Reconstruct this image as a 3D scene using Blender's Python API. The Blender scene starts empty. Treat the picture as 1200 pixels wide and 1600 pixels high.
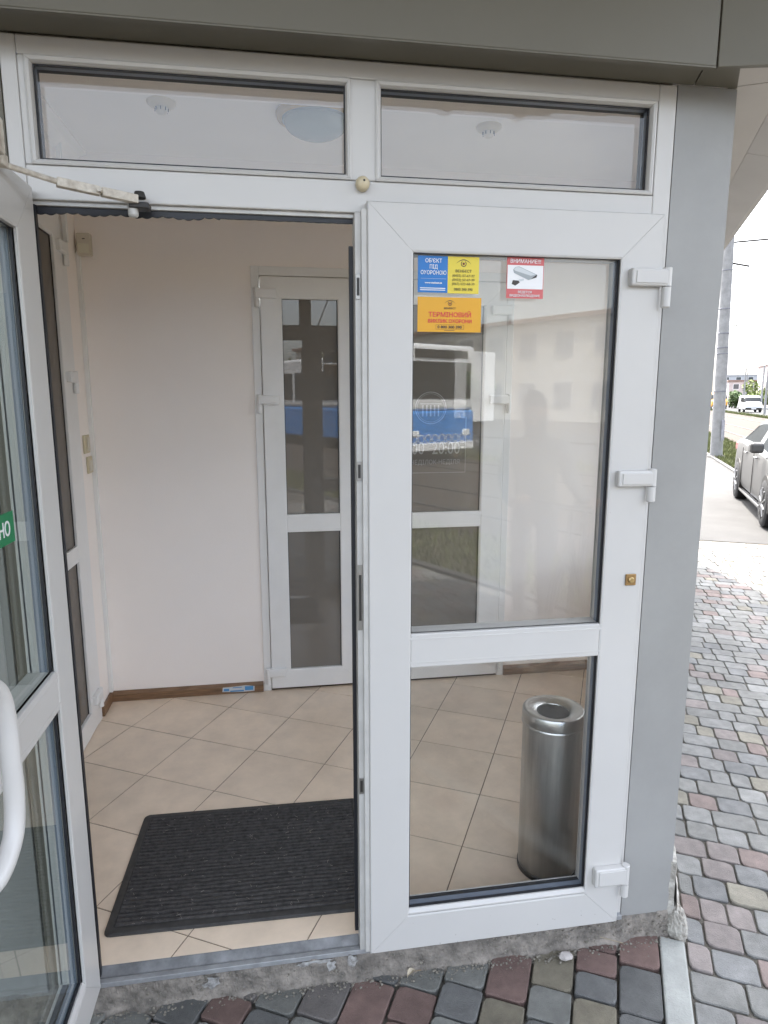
import bpy, bmesh, math, random
from mathutils import Vector, Matrix, noise
random.seed(7)
S = bpy.context.scene
COL = S.collection
R = math.radians
# ------------------------------------------------------------------ camera, sky, sun, exposure
FPX = 1028.905
CAM_M = ((0.98759, -0.157053, -0.000522), (0.027545, 0.169932, 0.985071), (0.15462, 0.97286, -0.172149))  # right, up, forward
CAM_P = Vector((-0.23217, -1.72745, 1.66969))
cd = bpy.data.cameras.new('camera')
cd.sensor_fit = 'HORIZONTAL'; cd.sensor_width = 36.0; cd.lens = FPX / 1200 * 36.0
cd.clip_start = 0.05; cd.clip_end = 3000
cam = bpy.data.objects.new('camera', cd); COL.objects.link(cam)
r_, u_, f_ = (Vector(a) for a in CAM_M)
cam.matrix_world = Matrix(((r_.x, u_.x, -f_.x, CAM_P.x), (r_.y, u_.y, -f_.y, CAM_P.y), (r_.z, u_.z, -f_.z, CAM_P.z), (0, 0, 0, 1)))
S.camera = cam
SUN_EL, SUN_AZ = R(60), R(6)          # azimuth from +y towards +x
world = bpy.data.worlds.new('World'); S.world = world; world.use_nodes = True
wn = world.node_tree; bg = wn.nodes['Background']
sky = wn.nodes.new('ShaderNodeTexSky'); sky.sky_type = 'NISHITA'; sky.sun_disc = False
sky.sun_elevation = SUN_EL; sky.sun_rotation = SUN_AZ
sky.air_density = 1.0; sky.dust_density = 4.5; sky.ozone_density = 1.0
hsv = wn.nodes.new('ShaderNodeHueSaturation'); hsv.inputs['Saturation'].default_value = 0.45     # milky summer haze
wn.links.new(sky.outputs[0], hsv.inputs['Color']); wn.links.new(hsv.outputs[0], bg.inputs[0]); bg.inputs[1].default_value = 0.15
sd = bpy.data.lights.new('sun', 'SUN'); sd.energy = 2.0; sd.angle = R(0.6); sd.color = (1.0, 0.95, 0.87)
so = bpy.data.objects.new('sun', sd); COL.objects.link(so)
so.rotation_euler = (R(90) - SUN_EL, 0, math.pi - SUN_AZ); so.location = (0, 10, 20)
S.view_settings.view_transform = 'Standard'; S.view_settings.look = 'None'
S.view_settings.gamma = 1.0; S.view_settings.exposure = 2.88; S.view_settings.use_curve_mapping = False
S.render.engine = 'CYCLES'
S.cycles.max_bounces = 16; S.cycles.diffuse_bounces = 12; S.cycles.glossy_bounces = 6; S.cycles.transparent_max_bounces = 24
S.cycles.caustics_reflective = False; S.cycles.caustics_refractive = False

# street axes: the side wall, the kerb, the bricks, the tiles and the tram line all run along VV
VV = Vector((0.47255, 0.8813)); UU = Vector((0.8813, -0.47255)); ANG = math.atan2(UU.y, UU.x)
def W(u, v, z=0.0): return Vector((u * UU.x + v * VV.x, u * UU.y + v * VV.y, z))
def UVof(x, y): return (x * UU.x + y * UU.y, x * VV.x + y * VV.y)
def px(p):
    d = Vector(p) - CAM_P
    w = d.dot(f_)
    if w < 0.05: return None
    return (600 + FPX * d.dot(r_) / w, 800 - FPX * d.dot(u_) / w, w)

# ------------------------------------------------------------------ materials
MATS = {}
def mat(name, col, rough=0.5, metal=0.0, var=0.0, scale=8.0, bump=0.0, bscale=60.0, col2=None, rnd=0.0, spec=0.5, detail=5.0, coat=0.0, stretch=None, stain=0.0, sscale=3.0):
    if name in MATS: return MATS[name]
    m = bpy.data.materials.new(name); m.use_nodes = True
    nt = m.node_tree; b = nt.nodes['Principled BSDF']
    b.inputs['Roughness'].default_value = rough; b.inputs['Metallic'].default_value = metal
    b.inputs['Specular IOR Level'].default_value = spec; b.inputs['Coat Weight'].default_value = coat
    c1 = (*col, 1)
    pos = nt.nodes.new('ShaderNodeNewGeometry').outputs['Position']
    if stretch:
        mp = nt.nodes.new('ShaderNodeMapping'); mp.inputs['Scale'].default_value = stretch
        if len(stretch) > 3: pass
        nt.links.new(pos, mp.inputs['Vector']); pos = mp.outputs[0]
    last = None
    if var > 0 or col2:
        n = nt.nodes.new('ShaderNodeTexNoise'); n.inputs['Scale'].default_value = scale; n.inputs['Detail'].default_value = detail
        n.inputs['Roughness'].default_value = 0.62
        nt.links.new(pos, n.inputs['Vector'])
        rp = nt.nodes.new('ShaderNodeValToRGB'); rp.color_ramp.elements[0].position = 0.33; rp.color_ramp.elements[1].position = 0.68
        a = tuple(max(0, c * (1 - var)) for c in col); bb = col2 or tuple(min(1, c * (1 + var)) for c in col)
        rp.color_ramp.elements[0].color = (*a, 1) if not col2 else c1; rp.color_ramp.elements[1].color = (*bb, 1)
        nt.links.new(n.outputs['Fac'], rp.inputs[0]); last = rp.outputs[0]
    if rnd > 0:
        oi = nt.nodes.new('ShaderNodeObjectInfo')
        mr = nt.nodes.new('ShaderNodeMapRange'); mr.inputs['To Min'].default_value = 1 - rnd; mr.inputs['To Max'].default_value = 1 + rnd
        nt.links.new(oi.outputs['Random'], mr.inputs['Value'])
        mx = nt.nodes.new('ShaderNodeMix'); mx.data_type = 'RGBA'; mx.blend_type = 'MULTIPLY'; mx.inputs['Factor'].default_value = 1
        if last: nt.links.new(last, mx.inputs['A'])
        else: mx.inputs['A'].default_value = c1
        nt.links.new(mr.outputs[0], mx.inputs['B']); last = mx.outputs['Result']
    if stain > 0:
        n3 = nt.nodes.new('ShaderNodeTexNoise'); n3.inputs['Scale'].default_value = sscale; n3.inputs['Detail'].default_value = 8; n3.inputs['Roughness'].default_value = 0.7
        nt.links.new(pos, n3.inputs['Vector'])
        m3 = nt.nodes.new('ShaderNodeMapRange'); m3.inputs['From Min'].default_value = 0.36; m3.inputs['From Max'].default_value = 0.62; m3.inputs['To Min'].default_value = 1 - stain; m3.inputs['To Max'].default_value = 1.06
        nt.links.new(n3.outputs['Fac'], m3.inputs['Value'])
        x3 = nt.nodes.new('ShaderNodeMix'); x3.data_type = 'RGBA'; x3.blend_type = 'MULTIPLY'; x3.inputs['Factor'].default_value = 1
        if last: nt.links.new(last, x3.inputs['A'])
        else: x3.inputs['A'].default_value = c1
        nt.links.new(m3.outputs[0], x3.inputs['B']); last = x3.outputs['Result']
    if last: nt.links.new(last, b.inputs['Base Color'])
    else: b.inputs['Base Color'].default_value = c1
    if bump > 0:
        n2 = nt.nodes.new('ShaderNodeTexNoise'); n2.inputs['Scale'].default_value = bscale; n2.inputs['Detail'].default_value = 6
        nt.links.new(pos, n2.inputs['Vector'])
        bp = nt.nodes.new('ShaderNodeBump'); bp.inputs['Strength'].default_value = bump; bp.inputs['Distance'].default_value = 0.01
        nt.links.new(n2.outputs['Fac'], bp.inputs['Height']); nt.links.new(bp.outputs[0], b.inputs['Normal'])
    MATS[name] = m
    return m
def glass(name, tint, f0=0.06, gloss=(0.95, 0.97, 0.97), rough=0.0):
    if name in MATS: return MATS[name]
    m = bpy.data.materials.new(name); m.use_nodes = True; nt = m.node_tree
    nt.nodes.remove(nt.nodes['Principled BSDF']); out = nt.nodes['Material Output']
    tr = nt.nodes.new('ShaderNodeBsdfTransparent'); tr.inputs[0].default_value = (*tint, 1)
    gl = nt.nodes.new('ShaderNodeBsdfGlossy'); gl.inputs['Color'].default_value = (*gloss, 1); gl.inputs['Roughness'].default_value = rough
    lw = nt.nodes.new('ShaderNodeLayerWeight'); lw.inputs['Blend'].default_value = 0.5
    pw = nt.nodes.new('ShaderNodeMath'); pw.operation = 'POWER'; pw.inputs[1].default_value = 4.5
    mr = nt.nodes.new('ShaderNodeMapRange'); mr.inputs['To Min'].default_value = f0; mr.inputs['To Max'].default_value = 0.95
    mx = nt.nodes.new('ShaderNodeMixShader')
    nt.links.new(lw.outputs['Facing'], pw.inputs[0]); nt.links.new(pw.outputs[0], mr.inputs['Value'])
    nt.links.new(mr.outputs[0], mx.inputs[0]); nt.links.new(tr.outputs[0], mx.inputs[1]); nt.links.new(gl.outputs[0], mx.inputs[2])
    nt.links.new(mx.outputs[0], out.inputs[0])
    MATS[name] = m
    return m
def film(name, col, f0, f1=0.95):
    m = bpy.data.materials.new(name); m.use_nodes = True; nt = m.node_tree
    nt.nodes.remove(nt.nodes['Principled BSDF']); out = nt.nodes['Material Output']
    df = nt.nodes.new('ShaderNodeBsdfDiffuse'); df.inputs[0].default_value = (*col, 1)
    gl = nt.nodes.new('ShaderNodeBsdfGlossy'); gl.inputs['Color'].default_value = (.9, .9, .9, 1); gl.inputs['Roughness'].default_value = 0.01
    lw = nt.nodes.new('ShaderNodeLayerWeight'); lw.inputs['Blend'].default_value = 0.5
    pw = nt.nodes.new('ShaderNodeMath'); pw.operation = 'POWER'; pw.inputs[1].default_value = 4.5
    mr = nt.nodes.new('ShaderNodeMapRange'); mr.inputs['To Min'].default_value = f0; mr.inputs['To Max'].default_value = f1
    mx = nt.nodes.new('ShaderNodeMixShader')
    nt.links.new(lw.outputs['Facing'], pw.inputs[0]); nt.links.new(pw.outputs[0], mr.inputs['Value'])
    nt.links.new(mr.outputs[0], mx.inputs[0]); nt.links.new(df.outputs[0], mx.inputs[1]); nt.links.new(gl.outputs[0], mx.inputs[2])
    nt.links.new(mx.outputs[0], out.inputs[0]); return m
PVC = mat('white_pvc', (0.53, 0.518, 0.497), 0.34, var=0.02, scale=3.0)
PVCD = mat('aged_white_pvc', (0.48, 0.47, 0.445), 0.38, var=0.10, scale=14.0)
PVCIN = mat('interior_white_pvc', (0.78, 0.775, 0.76), 0.35, var=0.03, scale=5.0)
RUB = mat('black_rubber', (0.012, 0.013, 0.017), 0.5)
SPACER = mat('glazing_spacer', (0.17, 0.20, 0.25), 0.35)
GLS = glass('clear_glass', (0.985, 0.99, 0.985), 0.043)
GLSG = glass('greenish_glass', (0.86, 0.89, 0.865), 0.05)
GLSD = film('tinted_film_glass', (0.175, 0.16, 0.14), 0.058)
GLSL = film('matt_film_glass', (0.17, 0.15, 0.13), 0.04, 0.30)
CLAD = mat('grey_cladding', (0.285, 0.284, 0.274), 0.42, var=0.05, scale=2.5, stain=0.05, sscale=2, bump=0.02, bscale=3)
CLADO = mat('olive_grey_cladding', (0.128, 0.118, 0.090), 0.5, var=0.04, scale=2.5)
PLASTER = mat('pinkish_plaster', (0.90, 0.845, 0.80), 0.85, var=0.02, scale=1.2, bump=0.08, bscale=180)
CEILM = mat('ceiling_paint', (0.80, 0.76, 0.70), 0.85, var=0.03, scale=2.0)
SOFF = mat('soffit_panel', (0.50, 0.48, 0.465), 0.6, var=0.05, scale=2.0)
WALLOUT = mat('facade_render', (0.45, 0.42, 0.38), 0.85, var=0.08, scale=1.5, bump=0.2)
TILE = mat('beige_floor_tile', (0.76, 0.63, 0.495), 0.28, var=0.09, scale=8.0, rnd=0.04, detail=9)
GROUT = mat('brown_grout', (0.20, 0.15, 0.11), 0.9)
WOOD = mat('wood_skirting', (0.20, 0.115, 0.06), 0.45, var=0.35, scale=9.0, stretch=(1.2, 1.2, 22))
STEEL = mat('brushed_steel', (0.46, 0.46, 0.445), 0.38, 1.0, var=0.12, scale=9.0, stretch=(6, 6, 0.35))
STEELP = mat('polished_steel', (0.48, 0.48, 0.47), 0.30, 1.0)
ALU = mat('worn_aluminium', (0.17, 0.172, 0.175), 0.6, 0.35, var=0.35, scale=14, stain=0.25, sscale=6)
ALUL = mat('bright_aluminium_lip', (0.36, 0.37, 0.38), 0.5, 0.4, var=0.2, scale=20)
MAT_R = mat('black_mat_rubber', (0.040, 0.039, 0.038), 0.62, var=0.3, scale=30)
MAT_P = mat('charcoal_mat_pile', (0.060, 0.056, 0.054), 0.95, var=0.4, scale=60, bump=0.5, bscale=300)
CREAM = mat('cream_plastic', (0.58, 0.50, 0.34), 0.4)
CREAMW = mat('ivory_plastic', (0.62, 0.57, 0.47), 0.4)
BRASS = mat('brass_ring', (0.42, 0.29, 0.10), 0.4, 0.2)
OPAL = mat('opal_glass', (0.30, 0.345, 0.34), 0.18)
BLACKM = mat('dark_iron', (0.03, 0.028, 0.026), 0.5, 0.3)
FLAKY = mat('flaking_white_paint', (0.70, 0.66, 0.58), 0.6, var=0.0, scale=38, col2=(0.40, 0.35, 0.29))
MORTAR = mat('rough_mortar', (0.30, 0.27, 0.235), 0.95, scale=20, col2=(0.11, 0.10, 0.088), bump=0.9, bscale=70, detail=10)
MORTARL = mat('pale_mortar', (0.55, 0.53, 0.48), 0.95, scale=24, col2=(0.22, 0.20, 0.17), bump=0.9, bscale=70)
CHIP = mat('white_chipped_paint', (0.42, 0.42, 0.41), 0.9, scale=60, col2=(0.14, 0.13, 0.12))
SANDJ = mat('sandy_joint', (0.125, 0.116, 0.098), 0.95, scale=34, col2=(0.065, 0.060, 0.05), bump=0.6, bscale=150)
KERBD = mat('street_kerb', (0.075, 0.073, 0.07), 0.9, var=0.1)
CONC = mat('kerb_concrete', (0.33, 0.34, 0.32), 0.9, var=0.13, scale=12, bump=0.35, bscale=160)
CONCP = mat('pole_concrete', (0.25, 0.248, 0.245), 0.9, var=0.16, scale=6, bump=0.3)
ASPH = mat('worn_asphalt', (0.050, 0.049, 0.048), 0.92, var=0.16, scale=1.5, bump=0.4, bscale=90)
ROADM = mat('road_asphalt', (0.047, 0.047, 0.047), 0.9, var=0.10, scale=0.6, bump=0.3, bscale=60)
EARTH = mat('dusty_ground', (0.062, 0.052, 0.041), 0.95, scale=0.9, col2=(0.048, 0.042, 0.034), bump=0.4, bscale=30)
TRACKB = mat('track_bed', (0.055, 0.040, 0.028), 0.95, scale=2.2, col2=(0.036, 0.028, 0.021), bump=0.6, bscale=40)
RAILM = mat('rail_steel', (0.065, 0.06, 0.055), 0.6, 0.3)
GRASSB = mat('grass_ground', (0.075, 0.07, 0.034), 0.95, scale=3.0, col2=(0.07, 0.06, 0.036))
GRASSL = mat('grass_blade', (0.092, 0.105, 0.030), 0.8, var=0.4, scale=3.0)
def brickm(n, c): return mat(n, c, 0.88, var=0.16, scale=22, stain=0.22, bump=0.45, bscale=260, rnd=0.13, detail=8)
BR = {'grey': brickm('grey_paver', (0.201, 0.201, 0.189)), 'pale': brickm('pale_paver', (0.228, 0.229, 0.219)), 'blue': brickm('slate_paver', (0.186, 0.189, 0.186)),
      'red': brickm('red_paver', (0.207, 0.165, 0.150)), 'pink': brickm('pink_paver', (0.223, 0.197, 0.185)), 'yellow': brickm('yellow_paver', (0.222, 0.208, 0.169)),
      'dark': brickm('charcoal_paver', (0.119, 0.121, 0.118)), 'dred': brickm('dark_red_paver', (0.153, 0.102, 0.089)), 'brown': brickm('brown_paver', (0.166, 0.150, 0.112)),
      'dgrey': brickm('dirty_grey_paver', (0.169, 0.172, 0.158)), 'plum': brickm('plum_paver', (0.147, 0.135, 0.127))}
# print inks
def ink(n, c, r=0.45): return mat(n, c, r)
I_BLUE = ink('ink_blue', (0.006, 0.155, 0.47)); I_YEL = ink('ink_lemon', (0.70, 0.56, 0.045)); I_ORA = ink('ink_amber', (0.68, 0.34, 0.006))
I_RED = ink('ink_red', (0.62, 0.035, 0.035)); I_WHITE = ink('ink_white', (0.78, 0.78, 0.78)); I_DARK = ink('ink_dark', (0.035, 0.025, 0.02))
I_PINKR = ink('ink_faded_red', (0.56, 0.115, 0.115)); I_GREEN = ink('ink_green', (0.0, 0.175, 0.06)); I_GREY = ink('ink_grey', (0.33, 0.36, 0.37)); I_LG = ink('ink_light_grey', (0.58, 0.61, 0.62))
I_OLIVE = ink('ink_olive', (0.12, 0.10, 0.015)); I_ETCH = ink('etched_white_film', (0.40, 0.39, 0.38), 0.7)

# ------------------------------------------------------------------ mesh helpers
def link(name, bm, mats, parent=None, smooth=False, loc=None):
    me = bpy.data.meshes.new(name)
    bmesh.ops.recalc_face_normals(bm, faces=bm.faces[:])
    if smooth:
        for f in bm.faces: f.smooth = True
    bm.to_mesh(me); bm.free()
    if not isinstance(mats, (list, tuple)): mats = [mats]
    for m in mats: me.materials.append(m)
    o = bpy.data.objects.new(name, me); COL.objects.link(o)
    if parent: o.parent = parent
    if loc: o.location = loc
    return o
def smooth_angle(o, deg=35):
    for p in o.data.polygons: p.use_smooth = True
    try: o.data.set_sharp_from_angle(angle=R(deg))
    except Exception: pass
    return o
def empty(name, label, cat, loc=(0, 0, 0), rz=0.0, group=None):
    o = bpy.data.objects.new(name, None); COL.objects.link(o); o.empty_display_size = 0.1
    o.location = loc; o.rotation_euler = (0, 0, rz); o['label'] = label; o['category'] = cat
    if group: o['group'] = group
    return o
def tag(o, label=None, cat=None, group=None, kind=None):
    if label: o['label'] = label
    if cat: o['category'] = cat
    if group: o['group'] = group
    if kind: o['kind'] = kind
    return o
def structure(o): o['kind'] = 'structure'; return o
def box(bm, x0, x1, y0, y1, z0, z1, bev=0.0, seg=2, M=None, mi=0):
    ret = bmesh.ops.create_cube(bm, size=1.0); vs = ret['verts']
    for v in vs: v.co = Vector((x0 + (v.co.x + .5) * (x1 - x0), y0 + (v.co.y + .5) * (y1 - y0), z0 + (v.co.z + .5) * (z1 - z0)))
    fs = list({f for v in vs for f in v.link_faces})
    if bev > 0:
        es = list({e for v in vs for e in v.link_edges})
        rb = bmesh.ops.bevel(bm, geom=es, offset=bev, segments=seg, profile=0.5, affect='EDGES')
        vs = list({v for f in rb['faces'] for v in f.verts}); fs = list({f for v in vs for f in v.link_faces})
    for f in fs: f.material_index = mi
    if M: bmesh.ops.transform(bm, matrix=M, verts=vs)
    return vs
def bxo(name, m, parent, *a, bev=0.0, seg=2, M=None):
    bm = bmesh.new(); box(bm, *a, bev=bev, seg=seg, M=M)
    return link(name, bm, m, parent)
def prism(bm, pts, z0, z1, mi=0):
    lo = [bm.verts.new((p[0], p[1], z0)) for p in pts]; hi = [bm.verts.new((p[0], p[1], z1)) for p in pts]
    n = len(pts); fs = [bm.faces.new(hi), bm.faces.new(lo[::-1])]
    for i in range(n): fs.append(bm.faces.new((lo[i], lo[(i + 1) % n], hi[(i + 1) % n], hi[i])))
    for f in fs: f.material_index = mi
def tube(bm, pts, rad, seg=10, cap=True, up=(0, 0, 1)):
    pts = [Vector(p) for p in pts]; rings = []
    up = Vector(up).normalized()
    for i, p in enumerate(pts):
        t = (pts[min(i + 1, len(pts) - 1)] - pts[max(i - 1, 0)]).normalized()
        a = t.cross(up) if abs(t.dot(up)) < 0.97 else t.cross(Vector((1, 0, 0)))
        a.normalize(); b = t.cross(a)
        rr = rad[i] if isinstance(rad, (list, tuple)) else rad
        rings.append([bm.verts.new(p + (a * math.cos(k * math.tau / seg) + b * math.sin(k * math.tau / seg)) * rr) for k in range(seg)])
    for i in range(len(rings) - 1):
        for k in range(seg): bm.faces.new((rings[i][k], rings[i][(k + 1) % seg], rings[i + 1][(k + 1) % seg], rings[i + 1][k]))
    if cap: bm.faces.new(rings[0][::-1]); bm.faces.new(rings[-1])
def lathe(bm, prof, seg=40, c=(0, 0, 0), axis='z', mi=0):
    rings = []
    for (r, h) in prof:
        ring = []
        for k in range(seg):
            a = k * math.tau / seg; p = (r * math.cos(a), r * math.sin(a), h)
            if axis == 'y': p = (p[0], p[2], p[1])
            if axis == 'x': p = (p[2], p[0], p[1])
            ring.append(bm.verts.new((p[0] + c[0], p[1] + c[1], p[2] + c[2])))
        rings.append(ring)
    for i in range(len(rings) - 1):
        for k in range(seg):
            f = bm.faces.new((rings[i][k], rings[i][(k + 1) % seg], rings[i + 1][(k + 1) % seg], rings[i + 1][k])); f.material_index = mi
    for ring in (rings[0], rings[-1]):
        if (ring[0].co - ring[seg // 2].co).length > 1e-4:
            try: bm.faces.new(ring).material_index = mi
            except ValueError: pass
def disc(bm, cx, cz, r0, r1, y, seg=28, a0=0.0, a1=math.tau, thick=0.0006):
    n = seg
    for i in range(n):
        t0 = a0 + (a1 - a0) * i / n; t1 = a0 + (a1 - a0) * (i + 1) / n
        q = [(cx + r1 * math.cos(t0), y, cz + r1 * math.sin(t0)), (cx + r1 * math.cos(t1), y, cz + r1 * math.sin(t1))]
        if r0 > 0: q += [(cx + r0 * math.cos(t1), y, cz + r0 * math.sin(t1)), (cx + r0 * math.cos(t0), y, cz + r0 * math.sin(t0))]
        else: q += [(cx, y, cz)]
        bm.faces.new([bm.verts.new(p) for p in q])
def poly(bm, pts, y):
    bm.faces.new([bm.verts.new((p[0], y, p[1])) for p in pts])
def text(name, s, size, m, parent, loc, rz=0.0, align='CENTER', sx=1.0, bold=0.0, ext=0.0004, wid=None):
    c = bpy.data.curves.new(name, 'FONT'); c.body = s; c.size = size; c.align_x = align; c.extrude = ext; c.offset = bold; c.resolution_u = 3
    c.space_line = 0.95
    t = bpy.data.objects.new(name, c); COL.objects.link(t)
    dg = bpy.context.evaluated_depsgraph_get(); me = bpy.data.meshes.new_from_object(t.evaluated_get(dg))
    COL.objects.unlink(t); bpy.data.objects.remove(t); bpy.data.curves.remove(c)
    if wid:
        xs = [v.co.x for v in me.vertices]; w = max(xs) - min(xs); sx = wid / w
    me.transform(Matrix.Diagonal((sx, 1, 1, 1))); me.transform(Matrix.Rotation(R(90), 4, 'X'))
    me.materials.clear(); me.materials.append(m)
    o = bpy.data.objects.new(name, me); COL.objects.link(o); o.location = loc; o.rotation_euler = (0, 0, rz)
    if parent: o.parent = parent
    return o
def clip(pts, cl):
    for i in range(len(cl)):
        a = Vector(cl[i]); b = Vector(cl[(i + 1) % len(cl)]); e = b - a; out = []
        def ins(p): return e.x * (p[1] - a.y) - e.y * (p[0] - a.x) >= 0
        for j in range(len(pts)):
            p, q = pts[j], pts[(j + 1) % len(pts)]; ip, iq = ins(p), ins(q)
            if ip: out.append(p)
            if ip != iq:
                d = (q[0] - p[0], q[1] - p[1]); den = e.x * d[1] - e.y * d[0]
                t = (e.x * (a.y - p[1]) - e.y * (a.x - p[0])) / den; out.append((p[0] + d[0] * t, p[1] + d[1] * t))
        pts = out
        if len(pts) < 3: return []
    return pts

# ------------------------------------------------------------------ PVC profiles
def mitre_bars(rect, prof, m, parent, names=('rail', 'stile', 'rail', 'stile'), seam=0.0004, smooth=False, sides=(0, 1, 2, 3)):
    """prof: closed polygon of (d inward from the outer edge, y depth); four bars mitred at the corners"""
    x0, x1, z0, z1 = rect; out = []
    def corner(i, d):
        return [(x0 + d, z0 + d), (x1 - d, z0 + d), (x1 - d, z1 - d), (x0 + d, z1 - d)][i % 4]
    for s in sides:
        bm = bmesh.new(); A = []; B = []
        dirs = [(1, 0), (0, 1), (-1, 0), (0, -1)][s]
        for (d, y) in prof:
            a = corner(s, d); b = corner(s + 1, d)
            A.append(bm.verts.new((a[0] + dirs[0] * seam, y, a[1] + dirs[1] * seam))); B.append(bm.verts.new((b[0] - dirs[0] * seam, y, b[1] - dirs[1] * seam)))
        n = len(prof)
        for i in range(n): bm.faces.new((A[i], A[(i + 1) % n], B[(i + 1) % n], B[i]))
        bm.faces.new(A[::-1]); bm.faces.new(B)
        out.append(link(names[s], bm, m, parent))
    return out
def ring_bars(name, rect, d0, d1, y0, y1, m, parent):
    """one closed ring (gasket) of rectangular section"""
    x0, x1, z0, z1 = rect; bm = bmesh.new(); rows = []
    for (d, y) in ((d0, y0), (d1, y0), (d1, y1), (d0, y1)):
        rows.append([bm.verts.new((a, y, b)) for a, b in ((x0 + d, z0 + d), (x1 - d, z0 + d), (x1 - d, z1 - d), (x0 + d, z1 - d))])
    for i in range(4):
        for k in range(4): bm.faces.new((rows[i][k], rows[i][(k + 1) % 4], rows[(i + 1) % 4][(k + 1) % 4], rows[(i + 1) % 4][k]))
    return link(name, bm, m, parent)
def leaf(th, w, h, sw, panes, m, gm, rail_z=(), T=0.07, zb=0.0, y_pane=0.019, bead=0.016, spacer=True):
    """glazed leaf in local axes: x 0..w, z zb..h, face at y=0 looking to -y. panes: list of (x0,x1,z0,z1) glass openings"""
    d = sw
    prof = [(0, 0.004), (0.003, 0), (d - 0.018, 0), (d - 0.013, 0.002), (d - 0.013, T - 0.002), (d - 0.018, T), (0.003, T), (0, T - 0.004)]
    mitre_bars((0, w, zb, h), prof, m, th)
    for (a, b) in rail_z:
        bm = bmesh.new(); box(bm, d - 0.013, w - d + 0.013, 0.0012, T - 0.0012, a + 0.010, b - 0.010, bev=0.003); link('mid_rail', bm, m, th)
    for r in panes:
        o = 0.014; rr = (r[0] - o, r[1] + o, r[2] - o, r[3] + o)
        mitre_bars(rr, [(0, 0.0006), (0.004, 0.0004), (o, 0.008), (o, 0.012), (0, 0.012)], m, th, names=('glazing_bead',) * 4)
        mitre_bars(rr, [(0, T - 0.0006), (0.004, T - 0.0004), (o, T - 0.008), (o, T - 0.012), (0, T - 0.012)], m, th, names=('glazing_bead',) * 4)
        ring_bars('gasket', r, -0.006, 0.004, 0.0122, y_pane - 0.0005, RUB, th)
        ring_bars('gasket', r, -0.006, -0.0005, y_pane + 0.0245, T - 0.0122, RUB, th)
        if spacer: ring_bars('spacer_bar', r, -0.006, 0.002, y_pane + 0.003, y_pane + 0.021, SPACER, th)
        bm = bmesh.new(); box(bm, r[0] - 0.005, r[1] + 0.005, y_pane, y_pane + 0.024, r[2] - 0.005, r[3] + 0.005); link('pane', bm, gm, th)
def hinge(th, x0, x1, z0, z1, xp, zp, m, y=-0.004):
    """plastic capped hinge on the leaf face: an arm and a pin barrel under its outer end"""
    bm = bmesh.new(); box(bm, x0, x1, y - 0.019, y + 0.006, z0, z1, bev=0.006, seg=3)
    h = link('hinge', bm, m, th)
    bm = bmesh.new(); box(bm, x0 + 0.012, x1 - 0.014, y - 0.0215, y - 0.018, z0 + 0.007, z1 - 0.007, bev=0.0015); link('hinge_cover', bm, m, h)
    bm = bmesh.new(); lathe(bm, [(0.0, zp), (0.009, zp), (0.0125, zp + 0.003), (0.0125, z0 - 0.001), (0.0, z0 - 0.001)], 16, (xp, y - 0.008, 0)); smooth_angle(link('hinge_pin', bm, m, h))
    bm = bmesh.new(); lathe(bm, [(0.0, z0 + 0.001), (0.0125, z0 + 0.001), (0.0125, z1 + 0.002), (0.010, z1 + 0.004), (0.0, z1 + 0.004)], 16, (xp, y - 0.008, 0)); smooth_angle(link('hinge_barrel', bm, m, h))
    return h

# ================================================================== LARGE STRUCTURE
GZ = -0.10
def sheet(name, m, u0, u1, v0, v1, z):
    bm = bmesh.new(); bm.faces.new([bm.verts.new(W(*p, z)) for p in ((u0, v0), (u1, v0), (u1, v1), (u0, v1))])
    return structure(link(name, bm, m))
g = sheet('ground', EARTH, -900, 900, -700, 900, GZ - 0.075)
sheet('car_park', ASPH, -40, 3.35, 7.32, 60, GZ - 0.004)
pave = sheet('pavement', SANDJ, -9, 3.35, -9, 7.31, GZ - 0.0085)
sheet('verge', GRASSB, 3.45, 5.0, -80, 160, GZ - 0.030)
sheet('track_bed', TRACKB, 5.0, 12.6, -90, 170, GZ - 0.040)
sheet('far_verge', GRASSB, 12.6, 13.3, -90, 170, GZ - 0.034)
sheet('road', ROADM, 13.4, 20.5, -120, 260, GZ - 0.045)
sheet('far_pavement', ASPH, 20.7, 26, -120, 260, GZ + 0.02)
bm = bmesh.new()
for u in (6.2, 7.72, 10.4, 11.92):
    for a in (0.0,):
        p = [W(u - 0.035, -85), W(u + 0.035, -85), W(u + 0.035, 160), W(u - 0.035, 160)]
        prism(bm, [(q.x, q.y) for q in p], GZ - 0.06, GZ - 0.015)
structure(link('tram_rails', bm, RAILM))
bm = bmesh.new()
for u0, u1 in ((3.35, 3.45), (13.3, 13.4), (20.5, 20.7)):
    p = [W(u0, -80), W(u1, -80), W(u1, 160), W(u0, 160)]; prism(bm, [(q.x, q.y) for q in p], GZ - 0.07, GZ + 0.03)
structure(link('road_kerb', bm, KERBD))
bm = bmesh.new()
for v in range(-100, 200, 6):
    bm.faces.new([bm.verts.new(W(a, b, GZ - 0.040)) for a, b in ((16.9, v), (17.03, v), (17.03, v + 3), (16.9, v + 3))])
structure(link('lane_markings', bm, mat('road_paint', (0.7, 0.7, 0.68), 0.8, var=0.15, scale=4)))

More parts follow.
